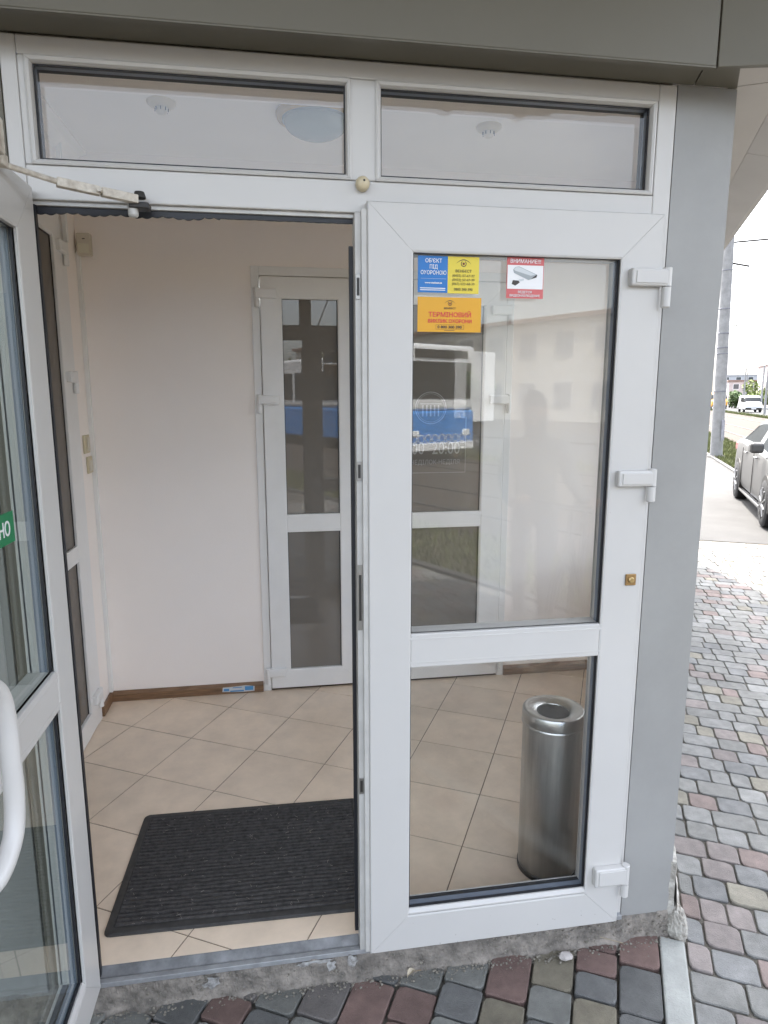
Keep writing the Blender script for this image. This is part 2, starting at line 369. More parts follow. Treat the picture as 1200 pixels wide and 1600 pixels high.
# ---- pavers: rows along u on the right, columns along v on the left of the kerb
BMESH = {}
def brick_mesh(L, Wd, c, left):
    key = (round(L, 4), c, left)
    if key in BMESH: return BMESH[key]
    bm = bmesh.new(); g2 = 0.0034; h0 = 0.045
    def outline(ins):
        x0, x1, y0, y1 = -L / 2 + g2 + ins, L / 2 - g2 - ins, -Wd / 2 + g2 + ins, Wd / 2 - g2 - ins
        s, b = 0.005, 0.021
        p = [(x0 + b, y0), (x1 - s, y0), (x1, y0 + s), (x1, y1 - b), (x1 - b * 0.29, y1 - b * 0.29), (x1 - b, y1), (x0 + s, y1), (x0, y1 - s), (x0, y0 + b), (x0 + b * 0.29, y0 + b * 0.29)]
        return p
    a = [bm.verts.new((x, y, -h0)) for x, y in outline(0)]; b = [bm.verts.new((x, y, -0.0028)) for x, y in outline(0)]; t = [bm.verts.new((x, y, 0.0)) for x, y in outline(0.0030)]
    n = len(a); bm.faces.new(t)
    for i in range(n):
        j = (i + 1) % n; bm.faces.new((a[i], a[j], b[j], b[i])); bm.faces.new((b[i], b[j], t[j], t[i]))
    me = bpy.data.meshes.new('brick'); bmesh.ops.recalc_face_normals(bm, faces=bm.faces[:]); bm.to_mesh(me); bm.free(); me.materials.append(BR[c])
    BMESH[key] = me
    return me
bricks = []
rnd = random.Random(11)
RIGHTC = ['grey'] * 9 + ['pale'] * 7 + ['blue'] * 3 + ['pink'] * 5 + ['red'] * 2 + ['yellow'] * 2
LEFTC = ['dgrey'] * 6 + ['dark'] * 4 + ['dred'] * 5 + ['plum'] * 3 + ['brown'] * 2 + ['grey'] * 1
r0 = 0.4895
for k in range(-48, 60):
    vc = r0 + 0.1145 * k + 0.0573
    if vc > 7.27 or vc < -5: continue
    u = 0.927 - rnd.random() * 0.09
    while u < 3.3:
        L = rnd.choice((0.086, 0.115, 0.115, 0.135, 0.17))
        if u + L > 0.945: 
            a = max(u, 0.927); LL = u + L - a
            if LL > 0.035: bricks.append((a + LL / 2, vc, LL if LL < L - 1e-6 else L, rnd.choice(RIGHTC), False))
        u += L
for k in range(0, 36):
    uc = 0.8435 - 0.127 * k - 0.0635
    v = -4.2 + rnd.random() * 0.1
    while v < 1.9 + 0.0:
        L = rnd.choice((0.095, 0.12, 0.12, 0.18, 0.18)); c = W(uc, v + L / 2)
        if c.y < 0.085 and c.y > -3.2: bricks.append((uc, v + L / 2, L, rnd.choice(LEFTC), True))
        v += L
scored = []
for b in bricks:
    c = W(b[0], b[1], GZ); q = px(c); s = 0.0
    if q and -30 < q[0] < 1230 and q[1] < 1640:
        t = (0.03 - CAM_P.y) / (c.y - CAM_P.y) if c.y > 0.03 else None
        vis = True
        if t:
            xf = CAM_P.x + (c.x - CAM_P.x) * t
            if xf < 0.985: vis = False
        if c.y <= 0.03 and q[0] < 120: vis = False
        if vis: s = FPX / q[2]
    scored.append((s, b))
scored.sort(key=lambda t: -t[0])
rest = {}
for i, (s, b) in enumerate(scored):
    uc, vc, L, c, left = b
    Wd = 0.127 if left else 0.1145
    me = brick_mesh(L, Wd, c, left)
    rot = ANG + (R(90) if left else 0) + R(rnd.uniform(-0.9, 0.9))
    z = GZ + (0.010 if left else 0) + rnd.uniform(-0.003, 0.0025); tx, ty = rnd.uniform(-0.012, 0.012), rnd.uniform(-0.012, 0.012)
    loc = W(uc + rnd.uniform(-.001, .001), vc + rnd.uniform(-.001, .001), z)
    if s > 0 and i < 298:
        o = bpy.data.objects.new('brick', me); COL.objects.link(o); o.location = loc; o.rotation_euler = (tx, ty, rot); o.parent = pave
    else:
        rest.setdefault(c, []).append((me, Matrix.Translation(loc) @ Matrix.Rotation(rot, 4, 'Z') @ Matrix.Rotation(tx, 4, 'X')))
bm = bmesh.new(); keys = list(rest)
for mi, c in enumerate(keys):
    for me, Mx in rest[c]:
        n0 = len(bm.verts); f0 = len(bm.faces); bm.from_mesh(me); bm.verts.ensure_lookup_table(); bm.faces.ensure_lookup_table()
        bmesh.ops.transform(bm, matrix=Mx, verts=bm.verts[n0:])
        for f in bm.faces[f0:]: f.material_index = mi
o = link('paving', bm, [BR[c] for c in keys], pave); o['kind'] = 'stuff'
# kerb stones on the line of the side wall
for i in range(7):
    v1 = 0.468 - i * 0.8; v0 = v1 - 0.793
    bm = bmesh.new(); box(bm, 0.8455, 0.9225, v0, v1, GZ - 0.1, GZ + 0.014, bev=0.006, M=Matrix.Rotation(ANG, 4, 'Z'))
    link('kerb_stone', bm, CONC, pave)

# ------------------------------------------------------------------ vestibule shell
VEST = [(-1.18, 0.052), (0.862, 0.052), (1.82, 1.84), (-1.18, 1.84)]
bm = bmesh.new(); prism(bm, [(-1.3, 0.052), (0.90, 0.052), (1.93, 1.95), (-1.3, 1.95)], -0.05, 0.0275)
floor = structure(link('floor', bm, GROUT))
for iu in range(-8, 10):
    for iv in range(-6, 10):
        u0 = -1.255 + 0.355 * iu; v0 = 0.53 + 0.3405 * iv; e = 0.0022
        q = [W(u0 + e, v0 + e), W(u0 + 0.355 - e, v0 + e), W(u0 + 0.355 - e, v0 + 0.3405 - e), W(u0 + e, v0 + 0.3405 - e)]
        q = clip([(p.x, p.y) for p in q], VEST)
        if not q: continue
        cx = sum(p[0] for p in q) / len(q); cy = sum(p[1] for p in q) / len(q)
        bm = bmesh.new(); h = 0.030 + rnd.uniform(-0.0003, 0.0003)
        lo = [bm.verts.new((p[0] - cx, p[1] - cy, 0.0279 - h)) for p in q]; hi = [bm.verts.new((p[0] - cx, p[1] - cy, 0.0)) for p in q]
        bm.faces.new(hi)
        for i in range(len(q)): bm.faces.new((lo[i], lo[(i + 1) % len(q)], hi[(i + 1) % len(q)], hi[i]))
        link('tile', bm, TILE, floor, loc=(cx, cy, h))
CH = 2.82
bm = bmesh.new(); prism(bm, [(-1.3, 0.05), (0.90, 0.05), (1.93, 1.95), (-1.3, 1.95)], CH, CH + 0.08)
ceiling = structure(link('ceiling', bm, CEILM))
# back wall with the opening of the double door
BX0, BX1, BZ1 = -0.352, 1.052, 2.325
bw = bmesh.new()
box(bw, -1.30, BX0, 1.84, 2.0, -0.05, CH); box(bw, BX1, 1.80, 1.84, 2.0, -0.05, CH); box(bw, BX0, BX1, 1.84, 2.0, BZ1, CH)
back = structure(link('back_wall', bw, PLASTER))
# left wall with its door opening
LD0, LD1, LZ1 = 0.66, 1.655, 2.52
bw = bmesh.new()
box(bw, -1.34, -1.18, 0.05, LD0, -0.05, CH); box(bw, -1.34, -1.18, LD1, 1.84, -0.05, CH); box(bw, -1.34, -1.18, LD0, LD1, LZ1, CH)
lw_ = structure(link('left_wall', bw, PLASTER))
WV0, WV1, WZ0, WZ1 = 0.76, 2.30, 0.75, 2.44     # opening in the right wall for the added daylight window
def uvp(bm, u0, u1, v0, v1, z0, z1):
    prism(bm, [tuple(W(*q)[:2]) for q in ((u0, v0), (u1, v0), (u1, v1), (u0, v1))], z0, z1)
bm = bmesh.new()
uvp(bm, .734, .855, 0.56, WV0, -0.2, 3.0); uvp(bm, .734, .855, WV1, 2.56, -0.2, 3.0); uvp(bm, .734, .855, WV0, WV1, -0.2, WZ0); uvp(bm, .734, .855, WV0, WV1, WZ1, 3.0)
rw_ = structure(link('right_wall', bm, PLASTER))
bm = bmesh.new(); box(bm, -1.18, 0.89, 0.112, 0.30, 2.476, CH - 0.001); structure(link('lintel', bm, PLASTER))
# cornice on the left wall and ceiling
bm = bmesh.new()
pr = [(-1.18, CH), (-1.10, CH), (-1.10, CH - 0.012), (-1.135, CH - 0.025), (-1.16, CH - 0.06), (-1.18, CH - 0.07)]
a = [bm.verts.new((p[0], 0.31, p[1])) for p in pr]; b = [bm.verts.new((p[0], 1.839, p[1])) for p in pr]
for i in range(len(pr)): bm.faces.new((a[i], a[(i + 1) % len(pr)], b[(i + 1) % len(pr)], b[i]))
structure(link('cornice', bm, CEILM))
# skirting boards
def skirting(x0, x1, y):
    bm = bmesh.new(); pr = [(y, 0.0), (y - 0.014, 0.0), (y - 0.014, 0.04), (y - 0.006, 0.052), (y - 0.003, 0.058), (y, 0.058)]
    a = [bm.verts.new((x0, p[0], 0.0302 + p[1])) for p in pr]; b = [bm.verts.new((x1, p[0], 0.0302 + p[1])) for p in pr]
    for i in range(6): bm.faces.new((a[i], a[(i + 1) % 6], b[(i + 1) % 6], b[i]))
    bm.faces.new(a); bm.faces.new(b[::-1]); link('skirting_board', bm, WOOD, back)
skirting(-1.166, -0.356, 1.8398); skirting(1.055, 1.815, 1.8398)
bm = bmesh.new(); box(bm, -1.1798, -1.166, 1.657, 1.838, 0.0302, 0.086, bev=0.002); link('skirting_board', bm, WOOD, lw_)

# ------------------------------------------------------------------ the building
bld = empty('building', 'grey clad corner building with overhanging upper floor around the white entrance', 'building')
VE = 7.7
def uvprism(bm, q, z0, z1):
    p = [W(*a) for a in q]; prism(bm, [(a.x, a.y) for a in p], z0, z1)
bm = bmesh.new(); prism(bm, [(-8, -2.2), (1.75, -2.2), (1.75, -0.35), tuple(W(0.8715, 0.0)[:2]), tuple(W(0.8715, 3.4)[:2]), (-8, 3.0)], 3.322, 3.6); link('canopy', bm, WALLOUT, bld)
bm = bmesh.new(); uvprism(bm, [(0.8725, -0.6), (1.43, -0.6), (1.43, 5.4), (0.8725, 5.4)], 3.012, 3.3); link('balcony_slab', bm, WALLOUT, bld)
bm = bmesh.new(); prism(bm, [(-8, 2.0), (W(0.8715, 2.74).x, 2.0), tuple(W(0.8715, VE)[:2]), tuple(W(-6.5, VE)[:2]), (-8, 9.5)], 3.3225, 5.6); link('upper_floor', bm, WALLOUT, bld)
# soffit panels, in two bands along the side wall (inner band flat, outer band a dropped edge beam), then over the entrance
for (v0, v1) in ((-1.0, 0.75), (0.757, 1.80), (1.807, 5.39)):
    bm = bmesh.new(); uvprism(bm, [(0.88, v0), (1.21, v0), (1.21, v1), (0.88, v1)], 2.985, 3.0105); link('soffit_panel', bm, SOFF, bld)
for (v0, v1) in ((-0.75, 2.7), (2.704, 5.39)):
    bm = bmesh.new()
    pr = [(1.212, 2.985), (1.40, 2.935), (1.432, 2.935), (1.432, 3.30), (1.212, 3.30)]
    a = [bm.verts.new(W(p[0], v0, p[1])) for p in pr]; b = [bm.verts.new(W(p[0], v1, p[1])) for p in pr]
    for i in range(5): bm.faces.new((a[i], a[(i + 1) % 5], b[(i + 1) % 5], b[i]))
    bm.faces.new(a); bm.faces.new(b[::-1]); link('edge_beam', bm, SOFF, bld)
for i in range(7):
    x0 = -8.4 + i * 1.4
    bxo('soffit_panel', SOFF, bld, x0, x0 + 1.393, -2.2, -0.11, 3.30, 3.3205)
# fascia over the entrance, with its underside; butt jointed panels
FX = 0.853
for x0, x1 in ((-8.0, -2.4), (-2.397, FX - 0.0015)):
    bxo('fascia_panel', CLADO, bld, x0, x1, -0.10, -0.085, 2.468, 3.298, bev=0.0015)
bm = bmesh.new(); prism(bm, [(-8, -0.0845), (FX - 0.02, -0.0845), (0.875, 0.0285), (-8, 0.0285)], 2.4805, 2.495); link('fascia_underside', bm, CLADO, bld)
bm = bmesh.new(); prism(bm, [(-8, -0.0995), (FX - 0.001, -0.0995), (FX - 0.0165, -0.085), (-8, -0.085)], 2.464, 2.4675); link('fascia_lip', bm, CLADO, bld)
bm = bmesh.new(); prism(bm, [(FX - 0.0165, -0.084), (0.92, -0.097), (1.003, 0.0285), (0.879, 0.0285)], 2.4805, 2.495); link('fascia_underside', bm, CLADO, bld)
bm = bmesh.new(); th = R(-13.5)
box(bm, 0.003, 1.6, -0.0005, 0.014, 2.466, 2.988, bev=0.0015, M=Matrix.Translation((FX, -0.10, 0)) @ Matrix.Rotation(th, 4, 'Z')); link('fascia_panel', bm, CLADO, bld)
# lintel block behind the fascia, wall left of the frame, corner pillar, side and rear walls
bxo('wall', WALLOUT, bld, -8, -0.833, 0.06, 0.115, -0.3, 3.3205)
bxo('wall', WALLOUT, bld, -0.832, 0.86, 0.1105, 0.1118, 2.48, 3.3205)
bxo('cladding_panel', CLADO, bld, -0.925, -0.8335, 0.028, 0.0595, -0.02, 2.479, bev=0.002)  # darker strip: shade beside the frame put into the panel colour
for i in range(10): bxo('cladding_panel', CLAD, bld, -0.93 - 0.42 * (i + 1) + .004, -0.93 - 0.42 * i, 0.028, 0.0595, -0.02, 2.479, bev=0.002)
bxo('cladding_panel', CLAD, bld, -8, -5.13, 0.028, 0.0595, -0.02, 2.479, bev=0.002)
bm = bmesh.new(); q = [(0.8335, 0.030), (1.005, 0.030), (1.020, 0.058), (0.8335, 0.058)]; prism(bm, q, -0.012, 2.4795)
p0 = link('corner_cladding', bm, CLAD, bld)
bm = bmesh.new(); uvp(bm, .8565, .8715, .5335, WV0, -.012, 2.984); uvp(bm, .8565, .8715, WV1, 7.7, -.012, 2.984); uvp(bm, .8565, .8715, WV0, WV1, -.012, WZ0); uvp(bm, .8565, .8715, WV0, WV1, WZ1, 2.984)
link('side_cladding', bm, CLAD, bld)
bm = bmesh.new(); prism(bm, [(0.8335, 0.0585), (0.985, 0.0585), tuple(W(.855, .5595)[:2]), tuple(W(.734, .5595)[:2]), (0.8335, 0.111)], -0.2, 3.0); link('corner_core', bm, PLASTER, bld)
bm = bmesh.new(); uvprism(bm, [(0.70, 2.562), (0.855, 2.562), (0.855, 7.65), (0.70, 7.65)], -0.2, 3.0); link('wall', bm, WALLOUT, bld)
bm = bmesh.new(); uvprism(bm, [(-6.5, 7.3), (0.70, 7.3), (0.70, 7.45), (-6.5, 7.45)], -0.2, 3.0); link('wall', bm, WALLOUT, bld)
bxo('wall', WALLOUT, bld, -8, -7.8, 0.3, 9.4, -0.2, 3.0)
bxo('wall', WALLOUT, bld, -8, -2.0, 9.2, 9.4, -0.2, 3.0)
bm = bmesh.new(); prism(bm, [(-7.8, 2.0), (1.7, 2.0), tuple(W(0.7, 7.3)[:2]), tuple(W(-6.4, 7.3)[:2]), (-7.8, 9.2)], -0.05, 0.02); link('room_floor', bm, TILE, bld)

# mortar plinth under the threshold and round the pillar foot
def rough_strip(name, path, prof, m, parent, n, amp, seed):
    rr = random.Random(seed); bm = bmesh.new(); rows = []
    for i in range(n + 1):
        t = i / n; s = t * (len(path) - 1); k = min(int(s), len(path) - 2); f = s - k
        c = Vector(path[k]).lerp(Vector(path[k + 1]), f); tg = (Vector(path[min(k + 1, len(path) - 1)]) - Vector(path[k])).normalized()
        nrm = Vector((tg.y, -tg.x, 0))
        row = []
        for (o, z) in prof:
            a = amp
            q = c + nrm * o + Vector((0, 0, z)); k9 = sum(noise.noise(q * f9 + Vector((seed, 0, 0))) / f9 * 14 for f9 in (14, 32, 75)) * a
            k8 = sum(noise.noise(q * f9 + Vector((0, seed * 3, 5))) / f9 * 14 for f9 in (14, 32, 75)) * a
            row.append(bm.verts.new(q + nrm * (k9 * 2.2 + rr.gauss(0, a * .10)) + Vector((0, 0, k8 * 1.8 + rr.gauss(0, a * .08)))))
        rows.append(row)
    for i in range(n):
        for j in range(len(prof) - 1): bm.faces.new((rows[i][j], rows[i + 1][j], rows[i + 1][j + 1], rows[i][j + 1]))
    o = link(name, bm, m, parent); return o
prof = [(-0.03, -0.008), (-0.004, -0.009), (0.000, -0.02), (0.002, -0.03), (0.003, -0.042), (0.004, -0.053), (0.005, -0.063), (0.007, -0.073), (0.008, -0.080), (0.010, -0.085), (0.013, -0.089), (0.016, -0.093), (0.020, -0.097), (0.026, -0.103), (0.034, -0.110)]
o = rough_strip('plinth', [(-2.2, 0.022, 0), (-0.8, 0.022, 0), (0.0, 0.018, 0), (1.0, 0.028, 0)], prof, MORTAR, bld, 700, 0.0042, 3)
sp = [(-0.03, 0.30), (0.006, 0.30), (0.010, 0.24), (0.014, 0.15), (0.020, 0.05), (0.028, -0.03), (0.034, -0.07), (0.045, -0.095), (0.06, -0.115)]
o = rough_strip('plinth', [tuple(W(0.872, 0.50, 0)), tuple(W(0.872, 1.4, 0)), tuple(W(0.872, 7.4, 0))], [(-a[0] * 0 + a[0], a[1] * 0.55) if a[1] > 0 else a for a in sp], MORTARL, bld, 300, 0.004, 5)
bm = bmesh.new()
rr = random.Random(4)
ret = bmesh.ops.create_icosphere(bm, subdivisions=4, radius=1.0)
for v in ret['verts']:
    n = v.co.copy(); k = 1 + rr.gauss(0, 0.035)
    v.co = Vector((n.x * 0.034 * k, n.y * 0.05 * k, n.z * 0.075 * k)) + W(0.895, 0.515, -0.07)
link('mortar_lump', bm, MORTARL, bld)
bm = bmesh.new(); uvp(bm, .845, .884, .4985, .60, -.12, .17)
bmesh.ops.subdivide_edges(bm, edges=bm.edges[:], cuts=8, use_grid_fill=True)
for v in bm.verts: v.co += noise.noise_vector(v.co * 40) * .004
link('corner_mortar', bm, MORTARL, bld)
bm = bmesh.new()
for cx, cz, rx, rz in ((-0.47, -0.04, 0.03, 0.022), (-0.12, -0.035, 0.02, 0.024), (-0.055, -0.032, 0.022, 0.028), (-0.2, -0.02, 0.03, 0.010), (-0.16, -0.015, 0.05, 0.008)):
    n = 15; pts = [(cx + rx * math.cos(k * math.tau / n) * rr.uniform(.45, 1.15), cz + rz * math.sin(k * math.tau / n) * rr.uniform(.45, 1.15)) for k in range(n)]
    lo = [bm.verts.new((p[0], 0.0135, p[1])) for p in pts]; c = bm.verts.new((cx, 0.0115, cz))
    for k in range(n): bm.faces.new((lo[k], lo[(k + 1) % n], c))
link('paint_chips', bm, CHIP, bld)['kind'] = 'stuff'

# ================================================================== ENTRANCE FRAME
fr = empty('entrance_frame', 'white plastic entrance frame with two transom windows above the doors', 'door frame', (0, 0, 0))
Y0, Y1 = 0.030, 0.110
def fbox(name, *a, m=PVC, bev=0.003): return bxo(name, m, fr, *a, bev=bev)
fbox('jamb', -0.832, -0.797, Y0, 0.046, -0.005, 2.478); fbox('jamb_back', -0.832, -0.818, 0.0465, Y1, -0.005, 2.436); fbox('jamb', 0.782, 0.832, Y0, Y1, -0.005, 2.478)
fbox('jamb_filler', -0.7965, -0.7806, Y0 + 0.0008, Y1, 2.2045, 2.4365); fbox('head', -0.7965, 0.7818, Y0 + 0.0005, Y1, 2.437, 2.478)
fbox('transom_bar', -0.7965, 0.7818, Y0 + 0.0005, Y1, 2.128, 2.204)
fbox('mullion', -0.040, 0.040, Y0 + 0.0002, Y1, 2.2045, 2.4365)
for (a, b) in ((-0.768, -0.047), (0.039, 0.764)):
    rr_ = (a - 0.0125, b + 0.0125, 2.2045, 2.4365)
    mitre_bars(rr_, [(0, Y0 - 0.004), (0.004, Y0 - 0.006), (0.010, Y0 - 0.003), (0.0135, Y0 + 0.006), (0.0135, Y0 + 0.012), (0, Y0 + 0.012)], PVC, fr, names=('glazing_bead',) * 4)
    g_ = (a, b, 2.2185, 2.4245)
    ring_bars('gasket', g_, -0.004, 0.004, Y0 + 0.0122, Y0 + 0.020, RUB, fr)
    ring_bars('spacer_bar', g_, -0.004, 0.002, Y0 + 0.024, Y0 + 0.040, SPACER, fr)
    ring_bars('gasket', g_, -0.004, -0.0005, Y0 + 0.0455, Y0 + 0.062, RUB, fr)
    bm = bmesh.new(); box(bm, a - 0.003, b + 0.003, Y0 + 0.0205, Y0 + 0.045, 2.2155, 2.4275); link('pane', bm, GLS, fr)
# header strip with the ragged brush seal, hinge-side and meeting-side seals
fbox('head_strip', -0.796, -0.002, Y0 + 0.012, Y1 - 0.01, 2.118, 2.1278, m=PVCD, bev=0.001)
bm = bmesh.new(); n = 240; top = []; bot = []
for i in range(n + 1):
    x = -0.794 + 0.789 * i / n; t = i / n
    sag = 0.011 + (0.0035 * abs(math.sin(i * 0.42)) + 0.002 * math.sin(i * 0.19)) * (1 if t < 0.55 else 0.15) + (0.002 if t < .5 else 0)
    top.append((x, 2.1175)); bot.append((x, 2.1175 - sag))
for y in (Y0 + 0.020, Y0 + 0.026):
    a = [bm.verts.new((p[0], y, p[1])) for p in top]; b = [bm.verts.new((p[0], y, p[1])) for p in bot]
    for i in range(n): bm.faces.new((a[i], a[i + 1], b[i + 1], b[i]))
link('brush_seal', bm, RUB, fr)
bxo('jamb_seal', RUB, fr, -0.7965, -0.7845, Y0 + 0.001, Y0 + 0.0165, 0.012, 2.117)
# threshold
bm = bmesh.new(); box(bm, -0.83, 0.83, 0.016, 0.0335, -0.012, 0.004, bev=0.0015); link('threshold_lip', bm, ALUL, fr)
bm = bmesh.new(); 
for x_ in (-0.80, 0.80): pass
a_ = [[bm.verts.new((x_, y_, z_)) for y_, z_ in ((0.0336, -0.02), (0.0336, 0.005), (0.036, 0.0065), (0.0505, 0.0290), (0.0515, 0.0292), (0.0515, -0.02))] for x_ in (-0.80, 0.80)]
for i_ in range(6): bm.faces.new((a_[0][i_], a_[0][(i_ + 1) % 6], a_[1][(i_ + 1) % 6], a_[1][i_]))
bm.faces.new(a_[0]); bm.faces.new(a_[1][::-1])
link('threshold', bm, ALU, fr)
smooth = None
# small round sensor on the mullion foot
sn = empty('motion_sensor', 'small round cream sensor button on white frame above the door meeting edge', 'sensor', (-0.008, 0.026, 2.194))
bm = bmesh.new(); lathe(bm, [(0.0175, 0.0), (0.0175, -0.010), (0.015, -0.017), (0.009, -0.021), (0.0, -0.0225)], 28, axis='y'); smooth_angle(link('housing', bm, CREAM, sn), 50)
bm = bmesh.new(); lathe(bm, [(0.0028, 0.0), (0.0028, -0.0008), (0, -0.0008)], 12, (0.002, -0.0215, 0.004), axis='y'); link('lens_hole', bm, BLACKM, sn)

# ================================================================== RIGHT DOOR (closed)
DG = 'white glazed door leaves'
rd = empty('glazed_door', 'closed right white glazed door with alarm stickers on its upper pane', 'door', (0, -0.002, 0), 0, DG)
W_, H_ = 0.803, 2.15
PN = [(0.118, 0.685, 0.135, 0.917), (0.118, 0.685, 1.009, 2.035)]
leaf(rd, W_, H_, 0.131, PN, PVC, GLS, rail_z=((0.917 - 0.014, 1.009 + 0.014),))
hinge(rd, 0.706, 0.822, 1.962, 2.008, 0.8125, 1.907, PVC); hinge(rd, 0.703, 0.819, 1.420, 1.465, 0.8095, 1.374, PVC); hinge(rd, 0.707, 0.822, 0.150, 0.212, 0.8125, 0.103, PVC)
bm = bmesh.new(); box(bm, 0.754, 0.786, -0.0055, 0.0005, 1.127, 1.161, bev=0.0018); lp = link('lock_plate', bm, mat('bronze_plate', (0.34, 0.22, 0.10), 0.4, 0.8, var=.2, scale=60), rd)
bm = bmesh.new(); lathe(bm, [(0.009, 0), (0.009, -0.0035), (0.0065, -0.005), (0, -0.005)], 16, (0.770, -0.0055, 1.144), axis='y'); link('keyhole_boss', bm, mat('dull_brass', (0.45, 0.33, 0.16), 0.35, 0.8), lp)
# meeting edge: rebate strip, black seal and striker plates
bxo('meeting_stile', PVCD, rd, -0.030, -0.0006, 0.014, 0.068, 0.006, 2.125, bev=0.002)
bxo('meeting_lip', PVCD, rd, -0.0145, -0.0004, 0.004, 0.0138, 0.006, 2.132, bev=0.0015)
bxo('seal_strip', RUB, rd, -0.0405, -0.0305, 0.054, 0.066, 0.040, 2.052)
for z0, z1 in ((1.448, 1.50), (1.03, 1.217), (0.53, 0.58), (1.915, 1.977)):
    bm = bmesh.new(); box(bm, -0.029, -0.016, 0.0112, 0.0139, z0, z1, bev=0.0008); sp_ = link('striker_plate', bm, mat('striker_steel', (0.30, 0.29, 0.27), 0.4, 0.9), rd)
    bm = bmesh.new(); box(bm, -0.026, -0.019, 0.0106, 0.0115, z0 + (z1 - z0) * .15, z1 - (z1 - z0) * .15); link('slot', bm, BLACKM, sp_)
# faint score marks / specks of dirt on the leaf
bm = bmesh.new()
for i in range(26):
    x = rr.uniform(0.01, 0.79); z = rr.choice((rr.uniform(0.0, 0.11), rr.uniform(0.1, 2.1)))
    if 0.11 < x < 0.69 and 0.12 < z < 2.04: continue
    s = rr.uniform(0.0006, 0.002); poly(bm, [(x, z), (x + s, z), (x + s, z + s * 1.5), (x, z + s)], -0.0003)
link('dirt_specks', bm, mat('dirt', (0.12, 0.10, 0.08), 0.9), rd)['kind'] = 'stuff'

# ================================================================== LEFT DOOR (open at a right angle)
ld = empty('glazed_door', 'open left white glazed door with bow handle and green sticker', 'door', (-0.780, -0.794, 0), R(90), DG)
leaf(ld, W_, H_, 0.131, PN, PVC, GLSG, rail_z=((0.917 - 0.014, 1.009 + 0.014),))
bm = bmesh.new()
hp = []
xh = 0.080; zt, zb_ = 1.250, 0.870
def hpt(x, o, z): return (x, -o, z)
ctl = [hpt(xh, 0.0, zt - 0.02), hpt(xh + 0.003, 0.045, zt - 0.018), hpt(xh + 0.03, 0.072, zt - 0.02), hpt(xh + 0.085, 0.08, zt - 0.055), hpt(xh + 0.108, 0.08, zt - 0.115), hpt(xh + 0.110, 0.08, (zt + zb_) / 2), hpt(xh + 0.108, 0.08, zb_ + 0.115), hpt(xh + 0.085, 0.08, zb_ + 0.055), hpt(xh + 0.03, 0.072, zb_ + 0.02), hpt(xh + 0.003, 0.045, zb_ + 0.018), hpt(xh, 0.0, zb_ + 0.02)]
P_ = [Vector(p) for p in ctl]; dense = []
for i in range(len(P_) - 1):
    a, b, c, d = P_[max(i - 1, 0)], P_[i], P_[i + 1], P_[min(i + 2, len(P_) - 1)]
    for k in range(6):
        t = k / 6; dense.append(0.5 * ((2 * b) + (c - a) * t + (2 * a - 5 * b + 4 * c - d) * t * t + (3 * b - 3 * c + d - a) * t ** 3))
dense.append(P_[-1]); tube(bm, dense, 0.0165, 18, up=(0.5, 0.86, 0.05)); smooth_angle(link('handle', bm, PVC, ld), 60)
for z in (zt - 0.02, zb_ + 0.02):
    bm = bmesh.new(); lathe(bm, [(0.021, 0.0), (0.021, -0.006), (0.016, -0.009), (0, -0.009)], 20, (xh, 0.0, z), axis='y'); smooth_angle(link('handle_rose', bm, PVC, ld))
# door closer: body on the leaf, rod, arm and bracket screwed to the head
dc = empty('door_closer', 'worn white door closer arm linking the open door to the frame head', 'door closer', (0, 0, 0))
bm = bmesh.new(); box(bm, -0.776, -0.722, -0.52, -0.30, 2.115, 2.180, bev=0.005); link('closer_body', bm, FLAKY, dc)
bm = bmesh.new(); tube(bm, [(-0.765, -0.31, 2.135), (-0.765, -0.20, 2.131), (-0.695, -0.085, 2.135)], 0.006, 10); link('rod', bm, FLAKY, dc)
bm = bmesh.new(); box(bm, -0.02, 0.012, -0.016, 0.016, -0.012, 0.012, bev=0.003, M=Matrix.Translation((-0.764, -0.22, 2.133))); link('knuckle', bm, FLAKY, dc)
def bar(name, a, b, w, h, m, parent, bev=0.002):
    a, b = Vector(a), Vector(b); L = (b - a).length; q = (b - a).to_track_quat('X', 'Z').to_matrix().to_4x4()
    bm = bmesh.new(); box(bm, 0, L, -w / 2, w / 2, -h / 2, h / 2, bev=bev, M=Matrix.Translation(a) @ q); return link(name, bm, m, parent)
bar('arm', (-0.699, -0.085, 2.135), (-0.617, -0.050, 2.129), 0.020, 0.019, FLAKY, dc); bar('arm', (-0.615, -0.049, 2.1288), (-0.545, -0.008, 2.126), 0.020, 0.019, FLAKY, dc)
bm = bmesh.new(); lathe(bm, [(0, 0.012), (0.0055, 0.012), (0.0055, -0.010), (0, -0.010)], 12, (-0.614, -0.061, 2.129), axis='y'); link('screw', bm, FLAKY, dc)
bm = bmesh.new(); box(bm, -0.565, -0.520, -0.012, 0.029, 2.108, 2.121, bev=0.002); link('bracket', bm, BLACKM, dc)
bm = bmesh.new(); lathe(bm, [(0, 0.016), (0.011, 0.014), (0.014, 0.004), (0.014, 0.0), (0, 0.0)], 16, (-0.541, 0.002, 2.132)); smooth_angle(link('knob', bm, BLACKM, dc))
bm = bmesh.new(); lathe(bm, [(0, 0.0), (0.012, 0.0), (0.012, -0.026), (0.009, -0.030), (0, -0.030)], 16, (-0.558, 0.004, 2.120)); smooth_angle(link('pivot_cap', bm, PVCD, dc))

